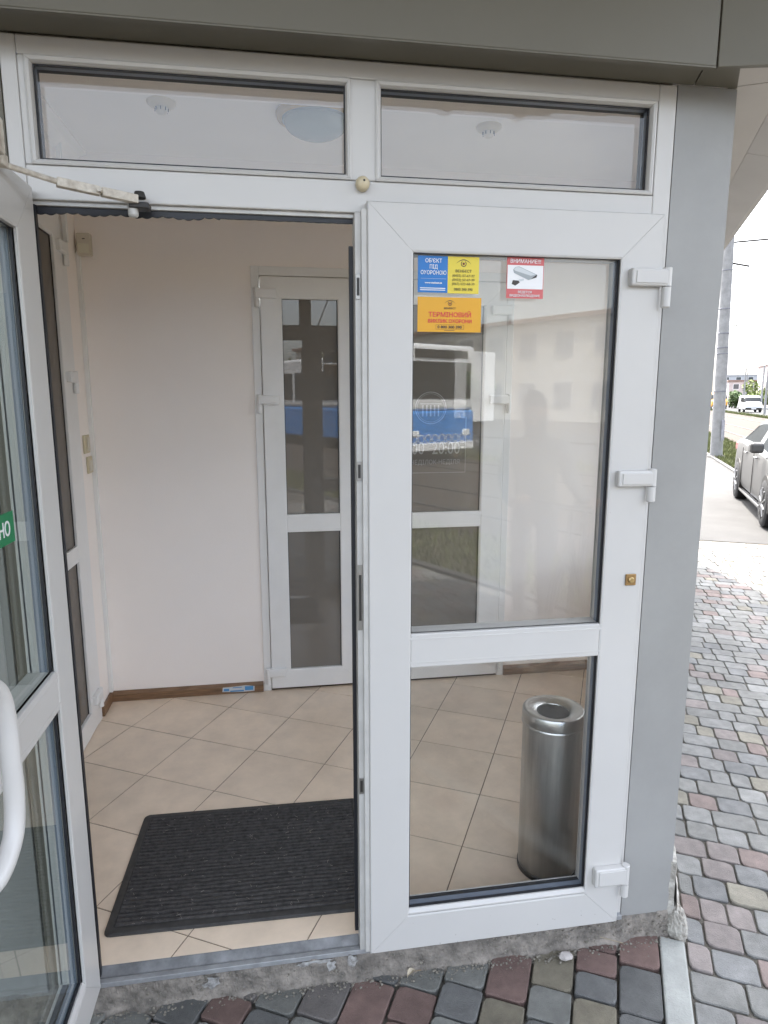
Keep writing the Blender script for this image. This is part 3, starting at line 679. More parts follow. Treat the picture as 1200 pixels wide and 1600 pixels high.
# ================================================================== VESTIBULE DOORS
li = empty('vestibule_door', 'narrow glazed white door in left vestibule wall with cream switches beside it', 'door', (-1.174, 0.70, 0.035), R(90))
leaf(li, 0.875, 2.44, 0.118, [(0.104, 0.771, 0.075, 0.875), (0.104, 0.771, 0.945, 2.325)], PVCIN, GLSL, rail_z=((0.875 - 0.014, 0.945 + 0.014),), T=0.06, spacer=False, y_pane=0.016)
for z in (2.27, 1.70, 0.13):
    hinge(li, 0.80, 0.905, z, z + 0.05, 0.897, z - 0.05, PVCIN)
bm = bmesh.new(); box(bm, -0.040, 0.0, 0.004, 0.07, -0.03, 2.485); box(bm, 0.878, 0.950, 0.002, 0.07, -0.03, 2.485, bev=0.003); box(bm, 0.0, 0.878, 0.004, 0.07, 2.445, 2.485); link('frame', bm, PVCIN, li)
bd = empty('vestibule_door', 'narrow left leaf of white double door in the back wall', 'door', (-0.308, 1.822, 0.045), 0.0, 'back wall double door leaves')
leaf(bd, 0.506, 2.23, 0.122, [(0.108, 0.396, 0.095, 0.902), (0.108, 0.396, 0.992, 2.137)], PVCIN, GLSD, rail_z=((0.902 - .014, 0.992 + .014),), T=0.06, spacer=False)
for z in (2.12, 1.585, 0.075):
    hinge(bd, -0.025, 0.085, z, z + 0.048, -0.018, z - 0.045, PVCIN)
bd2 = empty('vestibule_door', 'wide right leaf of white double door in back wall with opening hours lettering', 'door', (0.204, 1.822, 0.045), 0.0, 'back wall double door leaves')
leaf(bd2, 0.806, 2.23, 0.135, [(0.121, 0.678, 0.095, 0.902), (0.121, 0.678, 0.984, 2.137)], PVCIN, GLSD, rail_z=((0.902 - .014, 0.984 + .014),), T=0.06, spacer=False)
for z in (2.06, 1.585, 0.075):
    hinge(bd2, 0.715, 0.835, z, z + 0.05, 0.826, z - 0.05, PVCIN)
df = bmesh.new(); box(df, BX0, -0.311, 1.832, 1.96, 0.03, BZ1, bev=0.003); box(df, 1.013, BX1, 1.832, 1.96, 0.03, BZ1, bev=0.003); box(df, -0.3105, 1.0125, 1.8322, 1.96, 2.279, BZ1, bev=0.003)
tag(link('vestibule_door_frame', df, PVCIN), 'thin white frame round the double door in back wall', 'door frame')
# etched opening hours on the right back leaf: glass faces at local y=0.030
hz = empty('opening_hours_film', 'etched white opening hours and round emblem on dark back door glass', 'sign', (0.60, 1.8395, 0))
bm = bmesh.new()
for a in (((-0.195, 1.254), (0.195, 1.257)), ):
    poly(bm, [(-0.197, 1.252), (0.197, 1.252), (0.197, 1.255), (-0.197, 1.255)], 0); poly(bm, [(0.194, 1.2555), (0.197, 1.2555), (0.197, 1.56), (0.194, 1.56)], 0); poly(bm, [(-0.197, 1.2555), (-0.194, 1.2555), (-0.194, 1.56), (-0.197, 1.56)], 0)
link('border', bm, I_ETCH, hz)
text('lettering', '8:00  20:00', 0.098, I_ETCH, hz, (0, 0, 1.357), wid=0.325); text('lettering', 'ПОНЕДІЛОК-НЕДІЛЯ', 0.036, I_ETCH, hz, (0, 0, 1.300), wid=0.325)
bm = bmesh.new()
disc(bm, -0.005, 1.61, 0.084, 0.088, 0); disc(bm, -0.005, 1.61, 0.076, 0.078, 0)
for i in range(-2, 3): poly(bm, [(i * 0.022 - 0.010, 1.565), (i * 0.022 - 0.002, 1.565), (i * 0.022 - 0.002, 1.625), (i * 0.022 - 0.010, 1.625)], 0)
poly(bm, [(-0.065, 1.63), (0.055, 1.63), (0.055, 1.634), (-0.065, 1.634)], 0)
link('emblem', bm, I_ETCH, hz)
# switches, cable duct, alarm box, baseboard tape, detectors, lamp
sw = empty('light_switch', 'square cream light switch on left wall, upper of the pair', 'switch', (-1.1795, 1.735, 1.44), R(90))
bxo('plate', CREAM, sw, -0.045, 0.045, -0.010, 0, -0.045, 0.045, bev=0.003); bxo('rocker', CREAMW, sw, -0.006, 0.036, -0.014, -0.0101, -0.034, 0.034, bev=0.002)
sw2 = empty('light_switch', 'smaller cream switch directly below the square one on left wall', 'switch', (-1.1795, 1.765, 1.335), R(90))
bxo('plate', CREAM, sw2, -0.04, 0.04, -0.010, 0, -0.042, 0.042, bev=0.003); bxo('rocker', CREAMW, sw2, -0.022, 0.030, -0.014, -0.0101, -0.030, 0.022, bev=0.002)
bm = bmesh.new(); box(bm, -1.1797, -1.160, 1.815, 1.8397, 0.09, 2.36, bev=0.002); tag(link('cable_duct', bm, PVCIN), 'slim white cable duct up the far left corner of vestibule', 'cable duct')
bm = bmesh.new(); box(bm, -1.168, -1.148, 1.59, 1.612, 2.36, 2.80, bev=0.002); tag(link('cable_duct', bm, PVCIN), 'short white cable duct above the left vestibule door hinge', 'cable duct')
ab = empty('alarm_box', 'small ivory motion detector box high in left corner', 'alarm detector', (-1.135, 1.838, 2.395))
bm = bmesh.new(); box(bm, -0.033, 0.033, -0.040, 0, -0.052, 0.052, bev=0.008, seg=3); link('housing', bm, CREAMW, ab); bxo('lens', mat('ivory_lens', (0.66, 0.63, 0.50), 0.3), ab, -0.024, 0.024, -0.0425, -0.0401, -0.040, 0.002, bev=0.001)
bxo('indicator', BLACKM, ab, -0.004, 0.008, -0.0415, -0.0402, 0.022, 0.026)
bt = empty('label_tape', 'torn blue and white label stuck on wooden skirting board', 'sticker', (-0.495, 1.8253, 0.058))
bm = bmesh.new(); poly(bm, [(-0.088, -0.014), (0.03, -0.020), (0.088, -0.018), (0.09, 0.010), (0.04, 0.018), (-0.02, 0.014), (-0.085, 0.012)], 0); link('paper', bm, I_LG, bt)
bm = bmesh.new(); I_CY = ink('ink_sky_blue', (0.08, 0.28, 0.55))
for x0, x1, z0, z1 in ((-0.08, -0.05, -0.01, 0.004), (-0.045, 0.03, -0.016, -0.008), (0.036, 0.082, -0.012, 0.012), (-0.03, 0.02, 0.006, 0.010)): poly(bm, [(x0, z0), (x1, z0), (x1, z1), (x0, z1)], -0.0006)
link('print', bm, I_CY, bt)
def detector(x, y, lab):
    t = empty('smoke_detector', lab, 'smoke detector', (x, y, CH), 0, 'smoke detectors on the vestibule ceiling')
    bm = bmesh.new(); lathe(bm, [(0.0, 0), (0.056, 0), (0.056, -0.008), (0.046, -0.017), (0.030, -0.022), (0, -0.022)], 28); smooth_angle(link('base', bm, CREAM, t), 50)
    bm = bmesh.new(); lathe(bm, [(0.024, -0.022), (0.024, -0.036), (0.016, -0.044), (0, -0.045)], 20); smooth_angle(link('sensor_head', bm, CREAMW, t), 50)
    bm = bmesh.new()
    for k in range(8):
        a = k * math.tau / 8; box(bm, -0.003, 0.003, -0.0015, 0.0015, -0.036, -0.024, M=Matrix.Translation((0.0242 * math.cos(a), 0.0242 * math.sin(a), 0)) @ Matrix.Rotation(a, 4, 'Z'))
    link('vent_slots', bm, BLACKM, t)
detector(-0.655, 1.22, 'cream smoke detector on ceiling seen through left transom window'); detector(0.70, 1.25, 'cream smoke detector on ceiling seen through right transom window')
cl = empty('ceiling_lamp', 'unlit round ceiling lamp with brass ring and opal bowl', 'lamp', (-0.045, 1.23, CH))
bm = bmesh.new(); lathe(bm, [(0, 0), (0.158, 0), (0.165, -0.010), (0.160, -0.026), (0.146, -0.032), (0.140, -0.030), (0.140, -0.02)], 48); smooth_angle(link('ring', bm, BRASS, cl), 40)
bm = bmesh.new(); pr = [(0.139, -0.024), (0.137, -0.036)] + [(0.132 * math.cos(t), -0.036 - 0.062 * math.sin(t)) for t in [i * math.pi / 2 / 10 for i in range(11)]]; lathe(bm, pr[:-1] + [(0, -0.098)], 48); smooth_angle(link('bowl', bm, OPAL, cl), 60)

sw_ = empty('added_side_window', 'added white framed side window letting extra daylight into the vestibule', 'window', W(0.848, WV0 + 0.002, WZ0 + 0.002), ANG + R(90))  # unseen window, added so that daylight brightens the vestibule
LW_, LH_ = WV1 - WV0 - 0.004, WZ1 - WZ0 - 0.004
leaf(sw_, LW_, LH_, 0.075, [(0.062, LW_ / 2 - .036, 0.062, LH_ - .062), (LW_ / 2 + .036, LW_ - .062, 0.062, LH_ - .062)], PVC, GLS, T=0.06, spacer=False, y_pane=0.018)
bxo('mullion', PVC, sw_, LW_ / 2 - .036, LW_ / 2 + .036, 0.0012, 0.0588, 0.0655, LH_ - .0655, bev=0.003)
# ================================================================== MAT AND BIN
mt = empty('door_mat', 'black ribbed rubber door mat on beige tiles inside the open door', 'door mat', (-0.381, 0.449, 0.0305), R(-1.2))
MW, MD = 0.845, 0.605
bm = bmesh.new()
def rrect(w, d, r, n=5):
    out = []
    for cx, cy, a0 in ((w / 2 - r, d / 2 - r, 0), (-w / 2 + r, d / 2 - r, 90), (-w / 2 + r, -d / 2 + r, 180), (w / 2 - r, -d / 2 + r, 270)):
        for k in range(n): a = R(a0 + 90 * k / (n - 1)); out.append((cx + r * math.cos(a), cy + r * math.sin(a)))
    return out
o0 = rrect(MW, MD, 0.022); o1 = rrect(MW - 0.012, MD - 0.012, 0.018); o2 = rrect(MW - 0.05, MD - 0.05, 0.006); o3 = rrect(MW - 0.056, MD - 0.056, 0.004)
L0 = [[bm.verts.new((*p, z)) for p in o] for o, z in ((o0, 0), (o0, 0.003), (o1, 0.0075), (o2, 0.009), (o3, 0.006))]
for i in range(4):
    for k in range(20): bm.faces.new((L0[i][k], L0[i][(k + 1) % 20], L0[i + 1][(k + 1) % 20], L0[i + 1][k]))
bm.faces.new(L0[4]); link('border', bm, MAT_R, mt)
bm = bmesh.new(); n = 30; y0 = -MD / 2 + 0.032; st = (MD - 0.064) / n
for i in range(n):
    yy = y0 + i * st; m_ = 26; prev = None
    for k in range(m_ + 1):
        x = -MW / 2 + 0.030 + (MW - 0.06) * k / m_
        row = [bm.verts.new((x, yy + dy + rr.gauss(0, .0004), 0.0062 + h + rr.gauss(0, .0005))) for dy, h in ((0, -.001), (st * .15, 0.0055), (st * .50, 0.006), (st * .62, -.001))]
        if prev:
            for j in range(3): bm.faces.new((prev[j], row[j], row[j + 1], prev[j + 1]))
        prev = row
link('ribs', bm, MAT_P, mt)['kind'] = 'stuff'
bm = bmesh.new()
for i in range(150):
    x = rr.uniform(-MW / 2 + 0.03, MW / 2 - 0.03); y = rr.uniform(-MD / 2 + 0.03, MD / 2 - 0.03); a = rr.uniform(0, 6.28); L = rr.uniform(0.004, 0.016); p = Vector((x, y, 0.0122)); pts = [p]
    for k in range(2): a += rr.uniform(-.9, .9); pts.append(pts[-1] + Vector((math.cos(a), math.sin(a), rr.uniform(-.05, .15))) * L / 2)
    tube(bm, pts, 0.0004, 3, cap=False)
link('lint', bm, mat('pale_lint', (0.42, 0.38, 0.33), 0.9), mt)['kind'] = 'stuff'
bn = empty('waste_bin', 'tall cylindrical brushed steel waste bin on tiles behind closed door', 'bin', (0.664, 0.245, 0.0305))
RB, HB = 0.100, 0.600
bm = bmesh.new(); lathe(bm, [(0, 0.0), (RB - 0.003, 0.0), (RB, 0.004), (RB, HB - 0.052)], 64); smooth_angle(link('body', bm, STEEL, bn), 40)
bm = bmesh.new(); lathe(bm, [(RB + 0.001, 0.001), (RB + 0.0025, 0.003), (RB + 0.0025, 0.018), (RB + 0.0005, 0.020)], 64); smooth_angle(link('base_band', bm, BLACKM, bn), 40)
bm = bmesh.new(); lathe(bm, [(RB, HB - 0.054), (RB + 0.004, HB - 0.052), (RB + 0.0045, HB - 0.047), (RB + 0.002, HB - 0.043), (RB + 0.003, HB - 0.040), (RB + 0.003, HB - 0.007), (RB, HB - 0.002), (RB - 0.006, HB), (0.062, HB - 0.010), (0.056, HB - 0.013), (0.053, HB - 0.022), (0.053, HB - 0.034)], 64); lid = smooth_angle(link('lid', bm, STEELP, bn), 40)
bm = bmesh.new(); lathe(bm, [(0.0, HB - 0.026), (0.052, HB - 0.030)], 40, ); smooth_angle(link('ash_tray', bm, mat('tray_steel', (0.45, 0.45, 0.44), 0.5, 0.8, var=.2, scale=40), bn))
bm = bmesh.new(); lathe(bm, [(0.0535, HB - 0.015), (0.0515, HB - 0.019), (0.0515, HB - 0.031)], 40); smooth_angle(link('opening_rim', bm, BLACKM, bn))

# ================================================================== STICKERS (outer pane face of the right door at y=0.028)
YS = 0.0157
st = empty('sticker', 'blue and lemon yellow security notice, upper left of the closed door pane', 'sticker', (0.1335, YS, 1.937))
bm = bmesh.new(); poly(bm, [(0, 0), (0.079, 0), (0.079, 0.091), (0, 0.091)], 0); link('blue_field', bm, I_BLUE, st)
bm = bmesh.new(); poly(bm, [(0.0795, -0.001), (0.1635, -0.001), (0.1635, 0.091), (0.0795, 0.091)], 0); link('yellow_field', bm, I_YEL, st)
for s, z in (("ОБ'ЄКТ", 0.0745), ('ПІД', 0.0595), ('ОХОРОНОЮ', 0.0450)): text('lettering', s, 0.0135, I_WHITE, st, (0.0415, -0.0007, z), wid={"ОБ'ЄКТ": 0.044, 'ПІД': 0.021, 'ОХОРОНОЮ': 0.068}[s], bold=0.0001)
text('lettering', 'www.venbest.ua', 0.0062, I_WHITE, st, (0.0415, -0.0007, 0.0225), wid=0.046, bold=0.0002)
bm = bmesh.new()
for z, a, b in ((0.0345, 0.008, 0.075), (0.010, 0.006, 0.073), (0.0055, 0.006, 0.073)): poly(bm, [(a, z), (b, z), (b, z + (0.0004 if z > .02 else 0.002)), (a, z + (0.0004 if z > .02 else 0.002))], -0.0007)
link('rule', bm, I_WHITE, st)
def eye(parent, cx, cz, s):
    bm = bmesh.new(); n = 14; up = [(cx + s * (-1 + 2 * i / n), cz + s * 0.62 * math.sin(math.pi * i / n) ** .8 - .1 * s) for i in range(n + 1)]; lo = [(x, z - 0.10 * s * math.sin(math.pi * i / n) - .004 * s) for i, (x, z) in enumerate(up)]
    for i in range(n): poly(bm, [up[i], up[i + 1], lo[i + 1], lo[i]], -0.0007)
    disc(bm, cx, cz, 0.27 * s, 0.36 * s, -0.0007, 20, R(-235), R(55)); 
    link('emblem', bm, I_DARK, parent); bm = bmesh.new(); disc(bm, cx, cz, 0, 0.15 * s, -0.0007, 14); link('emblem_pupil', bm, mat('ink_maroon', (0.16, 0.02, 0.01), 0.5), parent)
eye(st, 0.1215, 0.0735, 0.021)
text('lettering', 'ВЕНБЕСТ', 0.0092, I_OLIVE, st, (0.1215, -0.0007, 0.0520), wid=0.043, bold=0.0001)
for s, z in (('(0432) 57-67-37', 0.0408), ('(0432) 57-67-39', 0.0305), ('(067) 522-68-39', 0.0205)): text('lettering', s, 0.0085, I_OLIVE, st, (0.1215, -0.0007, z), wid=0.060)
text('lettering', '0800 300 390', 0.0092, I_OLIVE, st, (0.1215, -0.0007, 0.0065), wid=0.050, bold=0.0001)
s2 = empty('sticker', 'amber notice with red lettering below the blue and yellow one', 'sticker', (0.1335, YS, 1.838))
bm = bmesh.new(); poly(bm, [(0, 0), (0.1715, 0), (0.1715, 0.088), (0, 0.088)], 0); link('amber_field', bm, I_ORA, s2)
eye(s2, 0.0865, 0.0725, 0.0155); text('lettering', 'ВЕНБЕСТ', 0.0062, I_DARK, s2, (0.0865, -0.0007, 0.0582), wid=0.031)
text('lettering', 'ТЕРМІНОВИЙ', 0.0165, I_RED, s2, (0.087, -0.0007, 0.0385), wid=0.115, bold=0.0002); text('lettering', 'ВИКЛИК ОХОРОНИ', 0.0125, I_RED, s2, (0.087, -0.0007, 0.0235), wid=0.118, bold=0.0002)
text('lettering', '0 800 300 390', 0.0095, I_DARK, s2, (0.0865, -0.0007, 0.0095), wid=0.066, bold=0.0002)
bm = bmesh.new()
for a, b, c, d in ((0.049, 0.125, 0.0068, 0.0073), (0.049, 0.125, 0.0182, 0.0187), (0.049, 0.0495, 0.0074, 0.0181), (0.1245, 0.125, 0.0074, 0.0181), (0.072, 0.1, 0.0036, 0.0046)): poly(bm, [(a, c), (b, c), (b, d), (a, d)], -0.0007)
link('rule', bm, I_DARK, s2)
s3 = empty('sticker', 'red and white video surveillance notice with a camera picture on door pane', 'sticker', (0.3725, YS, 1.9275))
SW3, SH3 = 0.1025, 0.1055
bm = bmesh.new(); poly(bm, [(0, 0), (SW3, 0), (SW3, SH3), (0, SH3)], 0); link('red_field', bm, I_PINKR, s3)
bm = bmesh.new(); poly(bm, [(0.002, 0.024), (SW3 - 0.002, 0.024), (SW3 - 0.002, 0.084), (0.002, 0.084)], -0.0005); link('picture_field', bm, I_WHITE, s3)
text('lettering', 'ВНИМАНИЕ!!!', 0.0135, I_WHITE, s3, (SW3 / 2, -0.0007, 0.0895), wid=0.084, bold=0.0001); text('lettering', 'ВЕДЕТСЯ', 0.0078, I_WHITE, s3, (SW3 / 2, -0.0007, 0.0135), wid=0.038, bold=0.0001); text('lettering', 'ВИДЕОНАБЛЮДЕНИЕ', 0.0078, I_WHITE, s3, (SW3 / 2, -0.0007, 0.0045), wid=0.084, bold=0.0001)
bm = bmesh.new(); poly(bm, [(0.017, 0.072), (0.023, 0.079), (0.033, 0.081), (0.084, 0.061), (0.080, 0.055), (0.066, 0.049), (0.060, 0.047), (0.020, 0.064)], -0.0009); link('camera_housing', bm, I_GREY, s3)
bm = bmesh.new(); poly(bm, [(0.019, 0.073), (0.024, 0.0785), (0.033, 0.0795), (0.080, 0.061), (0.066, 0.058), (0.022, 0.070)], -0.0013); poly(bm, [(0.034, 0.042), (0.048, 0.046), (0.047, 0.050), (0.033, 0.048)], -0.0013); link('camera_shine', bm, I_LG, s3)
bm = bmesh.new(); poly(bm, [(0.066, 0.049), (0.071, 0.053), (0.082, 0.061), (0.084, 0.060), (0.082, 0.054)], -0.0015); poly(bm, [(0.014, 0.036), (0.024, 0.032), (0.036, 0.040), (0.033, 0.045), (0.017, 0.046)], -0.0013); link('camera_lens', bm, I_DARK, s3)
# green sign on the open leaf (its near pane face is at x = -0.81)
gs = empty('sticker', 'green sticker with white lettering on the open door pane', 'sticker', (-0.7958, -0.240, 1.397), R(90))
bm = bmesh.new(); poly(bm, [(-0.30, -0.03), (0, -0.03), (0, 0.036), (-0.30, 0.036)], 0); link('green_field', bm, I_GREEN, gs)
text('lettering', 'ВІДЧИНЕНО', 0.042, I_WHITE, gs, (-0.022, -0.0006, -0.012), align='RIGHT', sx=0.95, bold=0.0005)

# ================================================================== SMALL DEBRIS BY THE THRESHOLD
def pebble(name, loc, s, m, label, cat, seed):
    q = random.Random(seed); bm = bmesh.new(); ret = bmesh.ops.create_icosphere(bm, subdivisions=2, radius=1.0)
    for v in ret['verts']: v.co = Vector((v.co.x * s[0], v.co.y * s[1], v.co.z * s[2])) * (1 + q.gauss(0, 0.12))
    return tag(link(name, bm, m, None, loc=loc), label, cat)
pebble('stone', (0.622, -0.022, GZ + 0.019), (0.022, 0.016, 0.011), mat('pale_stone', (0.42, 0.39, 0.37), 0.9, var=.15, scale=40), 'pale loose stone chip on pavers below the closed door', 'stone', 1)
lf = empty('dry_leaf', 'dried curled pale leaf on dark paver under the closed door', 'leaf', (0.125, -0.008, GZ + 0.013), 0.6)
bm = bmesh.new(); n = 7
for i in range(n):
    t0, t1 = i / n, (i + 1) / n
    def P(t, s): return (t * 0.035 - .017, s * 0.009 * math.sin(math.pi * min(1, t * 1.02 + .02)), 0.012 * math.sin(t * 3) + 0.006 * abs(s) + 0.001)
    bm.faces.new([bm.verts.new(P(*q)) for q in ((t0, -1), (t1, -1), (t1, 0), (t0, 0))]); bm.faces.new([bm.verts.new(P(*q)) for q in ((t0, 0), (t1, 0), (t1, 1), (t0, 1))])
link('blade', bm, mat('dry_leaf', (0.42, 0.37, 0.28), 0.8, var=.2, scale=60), lf)
bm = bmesh.new(); tube(bm, [(0.017, 0, 0.002), (0.027, -.004, 0.002), (0.036, -.010, 0.001)], 0.0012, 5); link('stalk', bm, mat('dry_stalk', (0.20, 0.15, 0.09), 0.9), lf)
tag(None or (lambda b: (tube(b, [(0.60, 0.0, GZ + 0.03), (0.64, -0.012, GZ + 0.022), (0.68, -0.016, GZ + 0.008), (0.70, -0.03, GZ + 0.003)], 0.0011, 5), link('twig', b, mat('twig', (0.30, 0.25, 0.17), 0.9), None, loc=(0.16, 0.02, 0)))[1])(bmesh.new()), 'thin dry straw lying on mortar by the door hinge', 'straw')
bm = bmesh.new(); q = random.Random(9)
for i in range(1500):
    x = q.uniform(-0.85, 1.0); y = -0.005 - abs(q.gauss(0, 0.017)) + q.uniform(0, .02); s = q.choice((0.0012, 0.0018, 0.0025, 0.004)) * q.uniform(.7, 1.2)
    if y > 0.02: continue
    zz = GZ + 0.010 + s * .4
    if i % 2: zz = q.uniform(-0.095, -0.012); y = 0.0165 + (zz + 0.09) * 0.05; s *= 1.25
    ret = bmesh.ops.create_icosphere(bm, subdivisions=1, radius=s)
    for v in ret['verts']: v.co = Vector((v.co.x * q.uniform(.7, 1.3) + x, v.co.y + y, v.co.z * .7 + zz))
structure_ = link('grit', bm, mat('grit', (0.28, 0.26, 0.22), 0.95, scale=90, col2=(0.12, 0.11, 0.09))); structure_['kind'] = 'stuff'

# ================================================================== STREET
def blades(name, u0, u1, v0, v1, n, hmin, hmax, m, seed, z=GZ - 0.03):
    q = random.Random(seed); vs = []; fs = []
    for i in range(n):
        u = q.uniform(u0, u1); v = q.uniform(v0, v1); p = W(u, v, z); h = q.uniform(hmin, hmax); a = q.uniform(0, math.tau); w = 0.012 + .01 * q.random()
        dx, dy = math.cos(a) * w, math.sin(a) * w; lx, ly = q.gauss(0, h * .35), q.gauss(0, h * .35); k = len(vs)
        vs += [(p.x - dx, p.y - dy, p.z), (p.x + dx, p.y + dy, p.z), (p.x + lx, p.y + ly, p.z + h)]; fs.append((k, k + 1, k + 2))
    me = bpy.data.meshes.new(name); me.from_pydata(vs, [], fs); me.materials.append(m)
    o = bpy.data.objects.new(name, me); COL.objects.link(o); o['kind'] = 'stuff'; return o
blades('grass', 3.47, 5.1, 9, 45, 26000, 0.04, 0.16, GRASSL, 1); blades('grass', 3.47, 5.1, -30, 9, 20000, 0.04, 0.14, GRASSL, 2)
blades('grass', 12.6, 13.3, -20, 110, 16000, 0.08, 0.3, GRASSL, 3, GZ - 0.034)

# ---- concrete tram pole
def pole(name, u, v, r0, r1, h, m, label, cat, group, parts=True, seg=16):
    t = empty(name, label, cat, W(u, v, GZ - 0.05), 0, group)
    bm = bmesh.new(); tube(bm, [(0, 0, 0), (0, 0, h * .5), (0, 0, h)], [r0, (r0 + r1) / 2, r1], seg); smooth_angle(link('shaft', bm, m, t), 50)
    return t
tp = pole('utility_pole', 3.52, 20.16, 0.172, 0.118, 9.0, CONCP, 'tall pale concrete pole with dark bands and a door patch on grass verge', 'pole', None, seg=20)
tp.rotation_euler = (R(0.4), R(-1.9), 0)
for z in (1.98, 3.05, 3.22, 3.62, 4.3, 5.35):
    bm = bmesh.new(); r = 0.172 - 0.006 * z + 0.002; lathe(bm, [(r, z - 0.018), (r + 0.008, z - 0.012), (r + 0.008, z + 0.012), (r, z + 0.018)], 20); smooth_angle(link('band', bm, mat('band_steel', (0.20, 0.20, 0.22), 0.6, 0.5), tp))
bm = bmesh.new(); box(bm, -0.10, 0.06, -0.181, -0.165, 0.55, 1.15, bev=0.004, M=Matrix.Rotation(R(25), 4, 'Z')); link('hatch', bm, mat('hatch_grey', (0.27, 0.27, 0.30), 0.7, var=.2), tp)
bm = bmesh.new(); lathe(bm, [(0.24, 0.0), (0.24, 0.08), (0.19, 0.11), (0.17, 0.11)], 20); smooth_angle(link('footing', bm, mat('dark_footing', (0.10, 0.095, 0.09), 0.9), tp))
rgt = (r_.x, r_.y, 0)
bm = bmesh.new(); tube(bm, [(0.1, 0, 6.10), tuple(W(5.4, -0.4, 6.02))], 0.028, 8); link('span_arm', bm, RAILM, tp)
bm = bmesh.new(); tube(bm, [(0.1, 0, 5.55), tuple(W(0.55, -0.1, 5.40))], 0.03, 8); link('bracket', bm, RAILM, tp)
bm = bmesh.new(); tube(bm, [(0.12, -0.10, 0.1), (0.11, -0.11, 2.6), (0.12, -0.09, 2.9), (0.09, -0.10, 3.6)], 0.014, 6); link('cable', bm, mat('grey_cable', (0.42, 0.42, 0.44), 0.6), tp)
bm = bmesh.new(); tube(bm, [tuple(W(3.62, 20.1, 3.68)), tuple(W(9, 29, 4.6)), tuple(W(17.4, 45, 5.4))], 0.018, 6); tag(link('span_wire', bm, RAILM), 'thin span wire from the concrete pole across tram tracks', 'wire')
bm = bmesh.new()
for u in (6.96, 11.16): tube(bm, [tuple(W(u, 6, 5.7)), tuple(W(u, 150, 5.7))], 0.012, 5)
tag(link('contact_wires', bm, RAILM), 'pair of thin overhead contact wires above the tram tracks', 'wire')
GP = 'far poles along the tram line'
for u, v, h, lab in ((17.24, 102, 5.7, 'slim far pole standing left of the white van'), (21.5, 126.6, 6.3, 'slim far pole just behind the white van roof'), (17.6, 91.9, 5.6, 'slim far pole right of the white van'), (15.3, 77, 5.9, 'nearest of the slim far poles at the picture edge'), (3.6, 52, 8, 'second concrete pole further along the near verge')):
    pole('street_pole', u, v, 0.13, 0.09, h, CONCP, lab, 'pole', GP, seg=10)

# ---- lofted vehicles: stations (x, z_low, z_belt, z_top, w_low, w_belt, w_top, glass flags)
CARG = film('car_glass', (0.014, 0.017, 0.02), 0.03, 0.10)
TYRE = mat('tyre', (0.018, 0.018, 0.019), 0.8)
RIM = mat('alloy_rim', (0.20, 0.20, 0.205), 0.35, 0.6)
LAMPR = mat('tail_lamp', (0.35, 0.01, 0.01), 0.2); LAMPW = mat('head_lamp', (0.75, 0.78, 0.8), 0.08)
def loft(name, stn, paint, parent, side_glass, end_glass, sub=2):
    bm = bmesh.new(); rows = []
    for (x, zl, zb, zt, wl, wb, wt) in stn:
        zm = zl + (zb - zl) * 0.42; zc = zl + (zb - zl) * 0.80
        half = [(0, zl + .0), (wl * .86, zl), (wl, zl + 0.05), (max(wl, wb) * 1.005, zm), (wb * 1.003, zc), (wb * 0.975, zb), (wb * .955, zb + 0.012), (wt * 1.04, zt - 0.055), (wt * .93, zt - .015), (wt * .5, zt + 0.006), (0, zt + 0.012)]
        rows.append([bm.verts.new((x, s * y, z)) for s, hh in ((-1, half), (1, half[-2:0:-1])) for (y, z) in hh])
    n = len(rows[0]); N = len(stn)
    for i in range(N - 1):
        for k in range(n):
            f = bm.faces.new((rows[i][k], rows[i + 1][k], rows[i + 1][(k + 1) % n], rows[i][(k + 1) % n]))
            kk = k if k < 10 else (n - 1 - k)
            if kk == 6 and i in side_glass: f.material_index = 1
            if kk in (7, 8, 9) and i in end_glass: f.material_index = 1
            f.smooth = True
    bm.faces.new(rows[0]); bm.faces.new(rows[-1])
    o = link(name, bm, [paint, CARG], parent)
    for p in o.data.polygons: p.use_smooth = True
    md = o.modifiers.new('sub', 'SUBSURF'); md.levels = sub; md.render_levels = sub
    return o
def wheel(parent, x, y, r, side, w=0.22, spokes=10):
    bm = bmesh.new(); s = side
    lathe(bm, [(r * .66, -w / 2), (r * .90, -w / 2), (r * .985, -w * .40), (r, -w * .25), (r, w * .25), (r * .985, w * .40), (r * .90, w / 2), (r * .66, w / 2)], 36, (x, y, r), axis='y')
    wh = smooth_angle(link('wheel', bm, TYRE, parent), 40)
    bm = bmesh.new(); yf = y + s * w * .46
    lathe(bm, [(r * .69, -w * .3), (r * .69, w * .49), (r * .655, w * .50), (r * .63, w * .44), (r * .63, -w * .3)] if s > 0 else [(r * .69, w * .3), (r * .69, -w * .49), (r * .655, -w * .50), (r * .63, -w * .44), (r * .63, w * .3)], 36, (x, y, r), axis='y')
    lathe(bm, [(r * .14, 0), (r * .14, s * .02), (r * .08, s * .03), (0, s * .03)], 16, (x, yf - s * .015, r), axis='y')
    for k in range(spokes):
        Mx = Matrix.Translation((x, yf, r)) @ Matrix.Rotation(k * math.tau / spokes, 4, 'Y')
        box(bm, -r * .045, r * .045, -0.022, 0.010, r * .10, r * .66, bev=0.006, seg=1, M=Mx)
    link('rim', bm, RIM, wh)
    bm = bmesh.new(); lathe(bm, [(0, 0), (r * .62, 0)], 24, (x, y + s * w * .12, r), axis='y'); link('brake_disc', bm, BLACKM, wh)
    return wh
